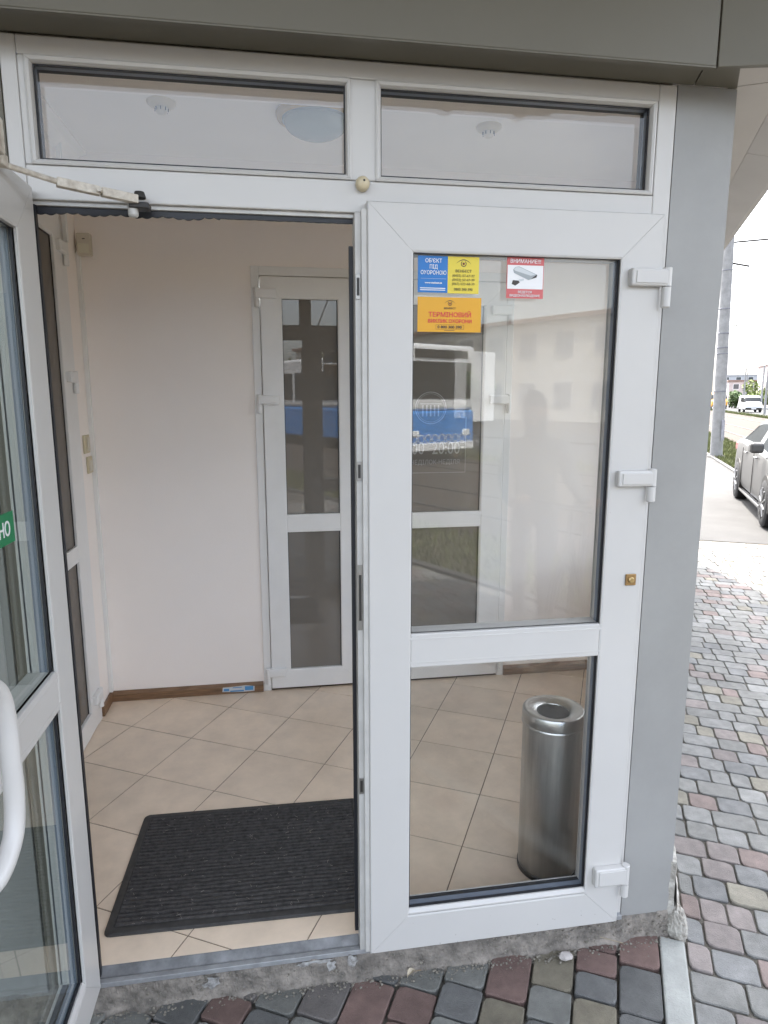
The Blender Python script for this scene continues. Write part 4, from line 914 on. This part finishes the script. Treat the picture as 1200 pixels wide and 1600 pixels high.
def arch(parent, x, y, r, side, m=None):
    bm = bmesh.new(); n = 18
    for i in range(n):
        a0, a1 = math.pi * i / n * 1.16 - .25, math.pi * (i + 1) / n * 1.16 - .25
        pts = [(x + r * 1.17 * math.cos(a), y, r + r * 1.17 * math.sin(a)) for a in (a0, a1)]
        pts2 = [(x, y, r)]
        bm.faces.new([bm.verts.new(p) for p in pts + pts2])
    ret = bmesh.ops.extrude_face_region(bm, geom=bm.faces[:]); bmesh.ops.translate(bm, vec=(0, -side * 0.20, 0), verts=[v for v in ret['geom'] if isinstance(v, bmesh.types.BMVert)])
    return link('wheel_arch', bm, BLACKM, parent)
SILV = mat('silver_grey_paint', (0.075, 0.074, 0.073), 0.42, 0.2, coat=0.1, spec=0.3)
CHR = mat('chrome', (0.35, 0.35, 0.36), 0.2, 1.0)
cx_, cy_ = 7.87, 8.69; hd = Vector((6.373 - 7.866, 6.127 - 8.689, 0)).normalized(); lft = Vector((-hd.y, hd.x, 0))
cc = Vector((7.866, 8.689, GZ - 0.004)) + hd * 1.43 + lft * 0.80
car = empty('parked_car', 'silver grey saloon car parked on the asphalt beyond the pavement', 'car', cc, math.atan2(hd.y, hd.x))
stn = [(-2.42, .42, .92, .98, .62, .66, .52), (-2.34, .28, .98, 1.07, .82, .82, .62), (-2.08, .24, 1.0, 1.11, .895, .885, .68), (-1.86, .23, 1.0, 1.15, .91, .90, .67), (-1.60, .22, .995, 1.26, .915, .91, .655), (-1.15, .21, .985, 1.405, .915, .91, .64), (-.60, .21, .965, 1.47, .915, .91, .64), (.10, .21, .945, 1.478, .915, .91, .635), (.22, .21, .943, 1.474, .915, .91, .635), (.75, .21, .925, 1.37, .915, .905, .64), (1.18, .21, .91, 1.13, .915, .90, .68), (1.42, .22, .89, 1.00, .915, .895, .72), (1.95, .23, .82, .93, .905, .87, .72), (2.28, .25, .70, .82, .84, .80, .62), (2.45, .34, .56, .66, .64, .60, .45)]
loft('body', stn, SILV, car, (4, 5, 6, 8, 9), (4, 9))
for x in (-1.42, 1.43):
    for s in (-1, 1):
        arch(car, x, s * 0.925, 0.33, s); wheel(car, x, s * 0.83, 0.33, s)
for x in (-.62, .42):
    for s in (-1, 1):
        bm = bmesh.new(); box(bm, x - .10, x + .10, s * .925 - .018, s * .925 + .018, .862, .888, bev=.008); link('door_handle', bm, CHR, car)
for s in (-1, 1):
    bm = bmesh.new(); box(bm, .80, 1.02, s * 1.0 - .09, s * 1.0 + .09, .98, 1.13, bev=.04, seg=3); link('mirror', bm, SILV, car)
    bm = bmesh.new(); tube(bm, [(-1.5, s * .895, 1.005), (-1.0, s * .895, .995), (0, s * .895, .965), (1.1, s * .885, .925)], .010, 6); link('window_trim', bm, CHR, car)
    bm = bmesh.new(); box(bm, -1.0, 1.05, s * .90 - .03, s * .90 + .03, .20, .245, bev=.01); link('sill', bm, CHR, car)
    for x in (-.95, .22):
        bm = bmesh.new(); tube(bm, [(x, s * .922, .30), (x + .02, s * .925, .6), (x - .03, s * .915, .93)], .005, 4); link('door_gap', bm, BLACKM, car)
    bm = bmesh.new(); box(bm, -2.36, -2.05, s * .78 - .09, s * .78 + .09, .80, .96, bev=.03); link('tail_lamp', bm, LAMPR, car)
    bm = bmesh.new(); box(bm, 1.98, 2.27, s * .72 - .09, s * .72 + .09, .66, .78, bev=.03); link('headlight', bm, LAMPW, car)
# ---- white van on the road
WHITEP = mat('white_car_paint', (0.78, 0.79, 0.80), 0.3, coat=0.4)
def boxy(name, label, cat, u, v, L, Wd, H, paint, front, hood=0.0, group=None, glassz=0.52):
    d = VV * front; t = empty(name, label, cat, W(u, v, GZ - 0.045), math.atan2(d.y, d.x), group)
    h2 = Wd / 2; zb = H * glassz
    s = [(-L / 2, .45, zb, H - .08, h2 * .96, h2 * .97, h2 * .84), (-L / 2 + .10, .30, zb, H, h2, h2, h2 * .88), (-L * .2, .28, zb, H + .02, h2, h2, h2 * .88), (L * .12, .28, zb, H, h2, h2, h2 * .88), (L / 2 - 1.05 - hood, .28, zb, H - .06, h2, h2, h2 * .86), (L / 2 - .45 - hood, .28, zb, zb + .12, h2, h2, h2 * .84), (L / 2 - .12, .30, zb - .16, zb - .06, h2 * .96, h2 * .94, h2 * .8), (L / 2, .42, zb - .32, zb - .24, h2 * .86, h2 * .82, h2 * .7)]
    loft('body', s, paint, t, (2, 3, 4), (4,), 2)
    for x in (-L * .3, L * .30):
        for q in (-1, 1): arch(t, x, q * (h2 + .006), .33, q); wheel(t, x, q * (h2 - .10), .33, q, spokes=6)
    for q in (-1, 1):
        bm = bmesh.new(); box(bm, L / 2 - .16, L / 2 - .02, q * h2 * .62 - .13, q * h2 * .62 + .13, zb - .42, zb - .24, bev=.03); link('headlight', bm, LAMPW, t)
    bm = bmesh.new(); box(bm, L / 2 - .12, L / 2 + .05, -h2 * .9, h2 * .9, .30, .56, bev=.04); link('bumper', bm, BLACKM, t)
    bm = bmesh.new(); box(bm, L / 2 + .0505, L / 2 + .058, -.26, .26, .38, .49); link('number_plate', bm, I_WHITE, t)
    return t
boxy('van', 'white minibus driving towards the viewer on the far road', 'van', 15.75, 88, 4.9, 1.9, 1.95, WHITEP, -1, .2)
YELP = mat('amber_bus_paint', (0.62, 0.30, 0.03), 0.4)
boxy('bus', 'small amber bus far down the road behind the concrete pole', 'bus', 15.2, 112, 7, 2.2, 2.5, YELP, -1)
DKP = mat('dark_car_paint', (0.06, 0.06, 0.07), 0.3, coat=.4)
boxy('distant_car', 'dark car far behind the white minibus', 'car', 19.4, 122, 4.2, 1.75, 1.45, DKP, -1, .6)
boxy('distant_car', 'pale car far down the road left of the concrete pole', 'car', 11.9, 108, 4.2, 1.75, 1.5, WHITEP, -1, .6)
BLUEP = mat('blue_van_paint', (0.02, 0.12, 0.36), 0.3, coat=.4)
boxy('van', 'blue minibus on the road reflected in the vestibule door glass', 'van', 14.2, -21.5, 5.2, 2.0, 2.2, BLUEP, 1, .2)
# ---- trolleybus and box truck that the closed door's glass mirrors
BUSB = mat('bus_blue', (0.02, 0.22, 0.62), 0.3, coat=.3); BUSW = mat('bus_white', (0.74, 0.75, 0.76), 0.3, coat=.3)
def front_box(name, label, cat, pos, L, Wd, H, lower, upper, zsplit):
    t = empty(name, label, cat, pos, math.atan2(VV.y, VV.x) )
    h2 = Wd / 2
    bm = bmesh.new(); box(bm, -L, 0, -h2, h2, 0.35, zsplit, bev=.08, seg=3); link('lower_body', bm, lower, t)
    bm = bmesh.new(); box(bm, -L, -.02, -h2 + .01, h2 - .01, zsplit + .002, H, bev=.10, seg=3); link('upper_body', bm, upper, t)
    bm = bmesh.new(); box(bm, -.06, .012, -h2 + .16, h2 - .16, zsplit + .32, H - .45, bev=.03); link('windscreen', bm, CARG, t)
    bm = bmesh.new(); box(bm, -.04, .02, -h2 + .3, h2 - .3, H - .36, H - .14, bev=.02); link('destination_board', bm, BLACKM, t)
    for q in (-1, 1):
        for k in range(int(L // 1.6)):
            x = -1.0 - k * 1.6; bm = bmesh.new(); box(bm, x - 1.4, x, q * h2 - .03, q * h2 + .012, zsplit + .25, H - .5, bev=.02); link('window', bm, CARG, t)
        for x in (-2.2, -L + 2.4) if L < 12 else (-2.0, -3.6, -L + 3.6, -L + 2.0):
            wheel(t, x, q * (h2 - .14), .45, q, .26, 6)
        bm = bmesh.new(); box(bm, -.03, .02, q * (h2 - .32) - .14, q * (h2 - .32) + .14, .75, .93, bev=.03); link('headlight', bm, LAMPW, t)
    bm = bmesh.new(); box(bm, -.05, .03, -h2 + .03, h2 - .03, .36, .58, bev=.03); link('bumper', bm, BUSW, t)
    return t
tb = front_box('tram', 'white and blue tram on the tracks mirrored in the closed door glass', 'tram', (4.17, -15.9, GZ - 0.045), 13, 2.5, 3.2, BUSB, BUSW, 1.45)
bm = bmesh.new()
for i in range(9): disc(bm, -1.0 + i * .25, 0.70, 0.09, 0.115, 0.0, 16)
for v in bm.verts: v.co = Vector((0.034, v.co.x, v.co.z))
link('wave_pattern', bm, BUSW, tb)
for q in (-.3, .3):
    bm = bmesh.new(); tube(bm, [(-4, q, 3.2), (-5.2, q * 1.5, 4.4), (-4.2, q * 1.5, 5.6)], .035, 6); link('pantograph_arm', bm, BLACKM, tb)
bt_ = empty('box_truck', 'white box truck behind the tram mirrored in the closed door glass', 'truck', (6.35, -20.6, GZ - 0.045), math.atan2(-VV.y, -VV.x))
bm = bmesh.new(); box(bm, 0.0, 5.0, -1.2, 1.2, .95, 3.35, bev=.03); link('cargo_box', bm, BUSW, bt_)
bm = bmesh.new(); box(bm, 5.03, 6.6, -1.0, 1.0, .5, 2.35, bev=.16, seg=3); link('cab', bm, BUSW, bt_)
bm = bmesh.new(); box(bm, 6.3, 6.62, -.85, .85, 1.45, 2.15, bev=.05); link('windscreen', bm, CARG, bt_)
bm = bmesh.new(); box(bm, 0.1, 6.5, -.5, .5, .5, .93); link('chassis', bm, BLACKM, bt_)
for x in (5.8, 1.4):
    for q in (-1, 1): wheel(bt_, x, q * .9, .42, q, .26, 6)

# ---- person with a bicycle standing beside the viewer (mirrored in the closed door)
bk = empty('bicycle', 'dark bicycle on the pavement mirrored faintly in the closed door', 'bicycle', (1.62, -2.25, GZ), math.atan2(0.80, -0.60))
DKM = mat('dark_bike_paint', (0.04, 0.042, 0.05), 0.4)
for x, nm in ((0.0, 'front'), (-1.03, 'rear')):
    bm = bmesh.new(); tube(bm, [(x + .33 * math.cos(a * math.tau / 32), 0, .345 + .33 * math.sin(a * math.tau / 32)) for a in range(33)], .018, 8, cap=False, up=(0, 1, 0)); wh = link('wheel', bm, TYRE, bk)
    bm = bmesh.new()
    for k in range(14): a = k * math.tau / 14; tube(bm, [(x, 0.0, .345), (x + .32 * math.cos(a), 0, .345 + .32 * math.sin(a))], .0016, 4, up=(0, 1, 0))
    link('spokes', bm, CHR, wh)['kind'] = 'stuff'
def bt2(nm, pts, r, m): b_ = bmesh.new(); tube(b_, pts, r, 8, up=(0.1, 1, 0.05)); return link(nm, b_, m, bk)
bt2('top_tube', [(-.20, 0, .88), (-.66, 0, .86)], .017, DKM); bt2('down_tube', [(-.18, 0, .80), (-.60, 0, .33)], .019, DKM); bt2('seat_tube', [(-.60, 0, .33), (-.69, 0, .98)], .016, DKM)
bt2('chain_stay', [(-.60, 0, .33), (-1.03, 0.05, .345)], .010, DKM); bt2('seat_stay', [(-.66, 0, .86), (-1.03, 0.05, .345)], .010, DKM); bt2('fork', [(-.20, 0, 1.0), (-.15, 0, .74), (0, 0.05, .345)], .014, DKM)
bt2('handlebar', [(-.20, -.30, 1.06), (-.17, -.12, 1.05), (-.18, 0, 1.03), (-.17, .12, 1.05), (-.20, .30, 1.06)], .013, BLACKM)
bm = bmesh.new(); box(bm, -.83, -.58, -.07, .07, .97, 1.02, bev=.025, seg=3); link('saddle', bm, BLACKM, bk)
pn = empty('person', 'person in dark blue grey clothes holding the handlebar of the dark bicycle', 'person', (1.62, -2.25, GZ), math.atan2(0.80, -0.60))
def skin(name, verts, edges, radii, m, parent, root=0, sub=2):
    me = bpy.data.meshes.new(name); me.from_pydata(verts, edges, []); o = bpy.data.objects.new(name, me); COL.objects.link(o); o.parent = parent
    md = o.modifiers.new('skin', 'SKIN'); md.use_smooth_shade = True
    for i, v in enumerate(me.skin_vertices[0].data): v.radius = (radii[i], radii[i]) if not isinstance(radii[i], tuple) else radii[i]; v.use_root = (i == root)
    s2_ = o.modifiers.new('sub', 'SUBSURF'); s2_.levels = sub; s2_.render_levels = sub; me.materials.append(m); return o
JK = mat('grey_blue_jacket', (0.045, 0.05, 0.06), 0.9, var=.12, scale=9); SK = mat('skin', (0.30, 0.19, 0.14), 0.6); TR_ = mat('dark_trousers', (0.06, 0.065, 0.08), 0.9); HR = mat('dark_hair', (0.035, 0.025, 0.02), 0.7)
px0, py0 = -.52, .34       # stands beside the bicycle, on its left
V = [(px0, py0, .98), (px0 + .01, py0, 1.15), (px0 + .03, py0, 1.34), (px0 + .05, py0, 1.47), (px0 + .08, py0, 1.58), (px0 + .10, py0, 1.66), (px0 + .11, py0, 1.74),
     (px0 + .03, py0 + .19, 1.41), (px0 + .0, py0 + .25, 1.14), (px0 + .16, py0 + .14, .99), (px0 + .27, py0 + .02, 1.055),
     (px0 + .03, py0 - .19, 1.41), (px0 + .02, py0 - .27, 1.16), (px0 + .20, py0 - .42, 1.03), (px0 + .31, py0 - .50, 1.07),
     (px0, py0 + .10, .90), (px0 + .02, py0 + .11, .50), (px0 - .03, py0 + .11, .09), (px0 + .12, py0 + .13, .04),
     (px0, py0 - .10, .90), (px0 + .06, py0 - .10, .50), (px0 + .02, py0 - .10, .09), (px0 + .17, py0 - .11, .04)]
Ed = [(0, 1), (1, 2), (2, 3), (3, 4), (4, 5), (5, 6), (2, 7), (7, 8), (8, 9), (9, 10), (2, 11), (11, 12), (12, 13), (13, 14), (0, 15), (15, 16), (16, 17), (17, 18), (0, 19), (19, 20), (20, 21), (21, 22)]
Rd = [.15, .145, .165, .065, .085, .105, .075, .085, .055, .042, .035, .085, .055, .042, .035, .095, .065, .048, .045, .095, .065, .048, .045]
body = skin('body', V, Ed, Rd, JK, pn)
for i_, (hx, hy, hz) in enumerate(((px0 + .29, py0 + .0, 1.065), (px0 + .33, py0 - .52, 1.075))):
    hv = [(hx, hy, hz), (hx + .05, hy, hz + .005)]; he = [(0, 1)]; hr = [.028, .030]
    for k in range(4):
        a0 = len(hv); yk = hy - .033 + .022 * k; hv += [(hx + .07, yk, hz + .012), (hx + .095, yk, hz - .005), (hx + .09, yk, hz - .035 - .004 * (k in (1, 2)))]; he += [(1, a0), (a0, a0 + 1), (a0 + 1, a0 + 2)]; hr += [.0105, .0095, .008]
    a0 = len(hv); sgn = 1 if i_ else -1; hv += [(hx + .03, hy + sgn * .038, hz - .01), (hx + .055, hy + sgn * .045, hz - .035)]; he += [(0, a0), (a0, a0 + 1)]; hr += [.012, .009]
    skin('hand', hv, he, hr, SK, pn, sub=1)
bm = bmesh.new(); ret = bmesh.ops.create_uvsphere(bm, u_segments=24, v_segments=16, radius=1.0)
for v in ret['verts']:
    n_ = v.co.copy(); v.co = Vector((n_.x * .10 + (.012 if n_.x > .93 and abs(n_.z + .1) < .3 else 0) + px0 + .115, n_.y * .078 * (1 - .15 * (n_.z < -.4)) + py0, n_.z * .125 + 1.665))
hd_ = smooth_angle(link('head', bm, SK, pn), 80)
bm = bmesh.new()
for q9 in (-.033, .033):
    ret = bmesh.ops.create_icosphere(bm, subdivisions=1, radius=.012); bmesh.ops.translate(bm, vec=(px0 + .115 + .088, py0 + q9, 1.675), verts=ret['verts'])
box(bm, px0 + .205, px0 + .214, py0 - .024, py0 + .024, 1.60, 1.607, bev=.002); link('face_features', bm, HR, hd_)['kind'] = 'stuff'
for q9 in (-1, 1):
    bm = bmesh.new(); box(bm, px0 + .09, px0 + .13, py0 + q9 * .083 - .01, py0 + q9 * .083 + .01, 1.63, 1.69, bev=.008); link('ear', bm, SK, hd_)
bm = bmesh.new(); box(bm, px0 + .198, px0 + .232, py0 - .014, py0 + .014, 1.625, 1.672, bev=.010, seg=3); link('nose', bm, SK, hd_)
bm = bmesh.new(); ret = bmesh.ops.create_uvsphere(bm, u_segments=24, v_segments=14, radius=1.0)
for v in ret['verts']: n_ = v.co.copy(); v.co = Vector((n_.x * .108 + px0 + .102, n_.y * .086 + py0, max(n_.z, -.1) * .118 + 1.69 + .02 * (n_.x > .3)))
smooth_angle(link('hair', bm, HR, pn), 80)

# ---- trees
LEAF = [mat('leaf_yellow_green', (0.115, 0.15, 0.025), 0.7, var=.35, scale=1.5), mat('leaf_green', (0.05, 0.095, 0.022), 0.7, var=.4, scale=1.5)]
BARK = mat('bark', (0.10, 0.075, 0.055), 0.9, var=.2)
def tree(u, v, h, rad, label, seed, mi=0, name='tree', zc=0.62, n=900, leaf_s=0.3):
    q = random.Random(seed); t = empty(name, label, 'tree', W(u, v, GZ - 0.05), q.uniform(0, 6), 'street trees')
    bm = bmesh.new(); tube(bm, [(0, 0, 0), (.05, .03, h * .3), (-.04, .05, h * .6)], [h * .035, h * .025, h * .012], 8)
    cl = []
    for k in range(9):
        a = q.uniform(0, 6.28); rr2 = rad * q.uniform(.25, .75); c = Vector((rr2 * math.cos(a), rr2 * math.sin(a), h * q.uniform(zc - .28, zc + .25))); cl.append((c, rad * q.uniform(.32, .55)))
        tube(bm, [(0, 0, h * .28), tuple(c * .5 + Vector((0, 0, h * .12))), tuple(c)], [h * .014, h * .009, h * .004], 5)
    link('trunk', bm, BARK, t)
    vs = []; fs = []
    for i in range(n):
        c, r = q.choice(cl); d = Vector((q.gauss(0, 1), q.gauss(0, 1), q.gauss(0, .8))).normalized() * r * q.uniform(.45, 1.05) ** .6
        p = c + d; ax = Vector((q.gauss(0, 1), q.gauss(0, 1), q.gauss(0, 1))).normalized(); b = ax.orthogonal().normalized(); s = leaf_s * q.uniform(.5, 1.1); k = len(vs)
        for e, f in ((-1, 0), (0, -.5), (1, 0), (0, .5)): vs.append(tuple(p + ax * e * s + b * f * s))
        fs.append((k, k + 1, k + 2, k + 3))
    me = bpy.data.meshes.new('crown'); me.from_pydata(vs, [], fs); me.materials.append(LEAF[mi]); o = bpy.data.objects.new('crown', me); COL.objects.link(o); o.parent = t
    return t
tree(18.6, 117, 2.9, 1.7, 'low darker green tree behind the van, left one', 1, 1, n=1400)
tree(20.6, 111, 3.7, 2.1, 'broad bright yellow green tree above the white minibus', 2, 0, n=2200)
tree(22.2, 106, 3.0, 1.6, 'bright green bush right of the white minibus', 3, 0, n=1400)
TL = ('nearest roadside tree across the street from the entrance', 'roadside tree across the street behind the box truck', 'tall roadside tree across the street left of the tram', 'roadside tree across the street far behind the viewer', 'roadside tree across the street opposite the parked car', 'roadside tree across the street beside the cream building', 'roadside tree at the far end of the mirrored street', 'leafy roadside tree between two cream buildings', 'small roadside tree across from the verge')
for i, (u, v, h) in enumerate(((34, -60, 5), (31, -33, 5.5), (30, -38, 5.5), (32, -56, 6), (30, 30, 6), (31, 10, 6), (30, -46, 6), (33, 18, 6.5), (30, 24, 6))):
    tree(u, v, h, h * .5, TL[i], 10 + i, i % 2, n=2600, leaf_s=.40, zc=.5)

# ---- buildings across and far
def block(name, label, u, v, w, d, h, m, floors, cols, roof=None, rot=0.0, group=None):
    t = empty(name, label, 'building', W(u, v, GZ - 0.07), ANG + rot, group)
    bxo('wall', m, t, 0, w, 0, d, 0, h)
    bxo('roof', roof or m, t, -.3, w + .3, -.3, d + .3, h + .001, h + .35)
    wm = mat('window_dark', (0.06, 0.07, 0.08), 0.1); fh = h / floors
    for fl in range(floors):
        for c in range(cols):
            x0 = (c + .28) * w / cols; x1 = (c + .72) * w / cols; y0 = (c + .28) * d / cols; y1 = (c + .72) * d / cols; z0 = fl * fh + fh * .3; z1 = fl * fh + fh * .8
            wd = bxo('window', I_WHITE, t, x0, x1, -.03, .02, z0, z1); bxo('pane', wm, wd, x0 + .1, x1 - .1, -.04, -.0305, z0 + .1, z1 - .1)
            wd = bxo('window', I_WHITE, t, -.03, .02, y0, y1, z0, z1); bxo('pane', wm, wd, -.04, -.0305, y0 + .1, y1 - .1, z0 + .1, z1 - .1)
    return t
PK = mat('pale_pink_render', (0.52, 0.44, 0.42), 0.9, var=.08, scale=.5); CR = mat('cream_render', (0.55, 0.52, 0.46), 0.9, var=.08, scale=.5); GRY = mat('far_grey', (0.40, 0.42, 0.45), 0.9); ROOF = mat('rust_roof', (0.24, 0.15, 0.12), 0.8)
block('apartment_block', 'long pale pink building far behind the trees', 27.2, 186, 26, 16, 5.6, PK, 2, 8, ROOF)
block('apartment_block', 'taller pale pink building at the picture edge far behind', 29.5, 150, 18, 14, 8.2, PK, 3, 5)
block('apartment_block', 'distant blue grey tower block right of the concrete pole', 44, 330, 24, 20, 11, GRY, 4, 5)
def row_block(label, u, v0, v1, h, m, floors, n, roof=None):
    t = empty('apartment_block', label, 'building', W(u, v0, GZ - 0.07), math.atan2(VV.y, VV.x)); L = v1 - v0
    bxo('wall', m, t, 0, L, -12, 0, 0, h); bxo('roof', roof or m, t, -.3, L + .3, -12.3, .4, h + .001, h + .3)
    fh = h / floors; wm = mat('window_grey', (0.22, 0.225, 0.23), 0.3); fm_ = mat('window_frame_grey', (0.45, 0.44, 0.42), 0.6)
    for fl in range(floors):
        for c in range(n):
            x0 = (c + .25) * L / n; x1 = (c + .75) * L / n; wd = bxo('window', fm_, t, x0, x1, -.02, .05, fl * fh + fh * .28, fl * fh + fh * .8)
            for q0, q1 in ((.06, .48), (.52, .94)): bxo('pane', wm, wd, x0 + (x1 - x0) * q0, x0 + (x1 - x0) * q1, .0505, .06, fl * fh + fh * .32, fl * fh + fh * .76)
row_block('long cream building across the street, mirrored in the closed door', 40, -70, -8, 7.5, CR, 2, 18, ROOF)
row_block('long pale pink building across the street opposite the parked car', 41, -2, 44, 7.0, PK, 2, 13, ROOF)
# metal fence by the far pavement, at the picture edge
fe = empty('fence', 'dark metal bar fence far away right of the white minibus', 'fence', W(18.2, 96, GZ), ANG)
FM = mat('fence_grey', (0.20, 0.22, 0.24), 0.6)
for i in range(16): bxo('bar', FM, fe, i * .25, i * .25 + .05, 0, .05, 0, 2.0)
bxo('fence_rail', FM, fe, 0, 3.8, -.052, -.002, .2, .28); bxo('fence_rail', FM, fe, 0, 3.8, -.052, -.002, 1.7, 1.78)
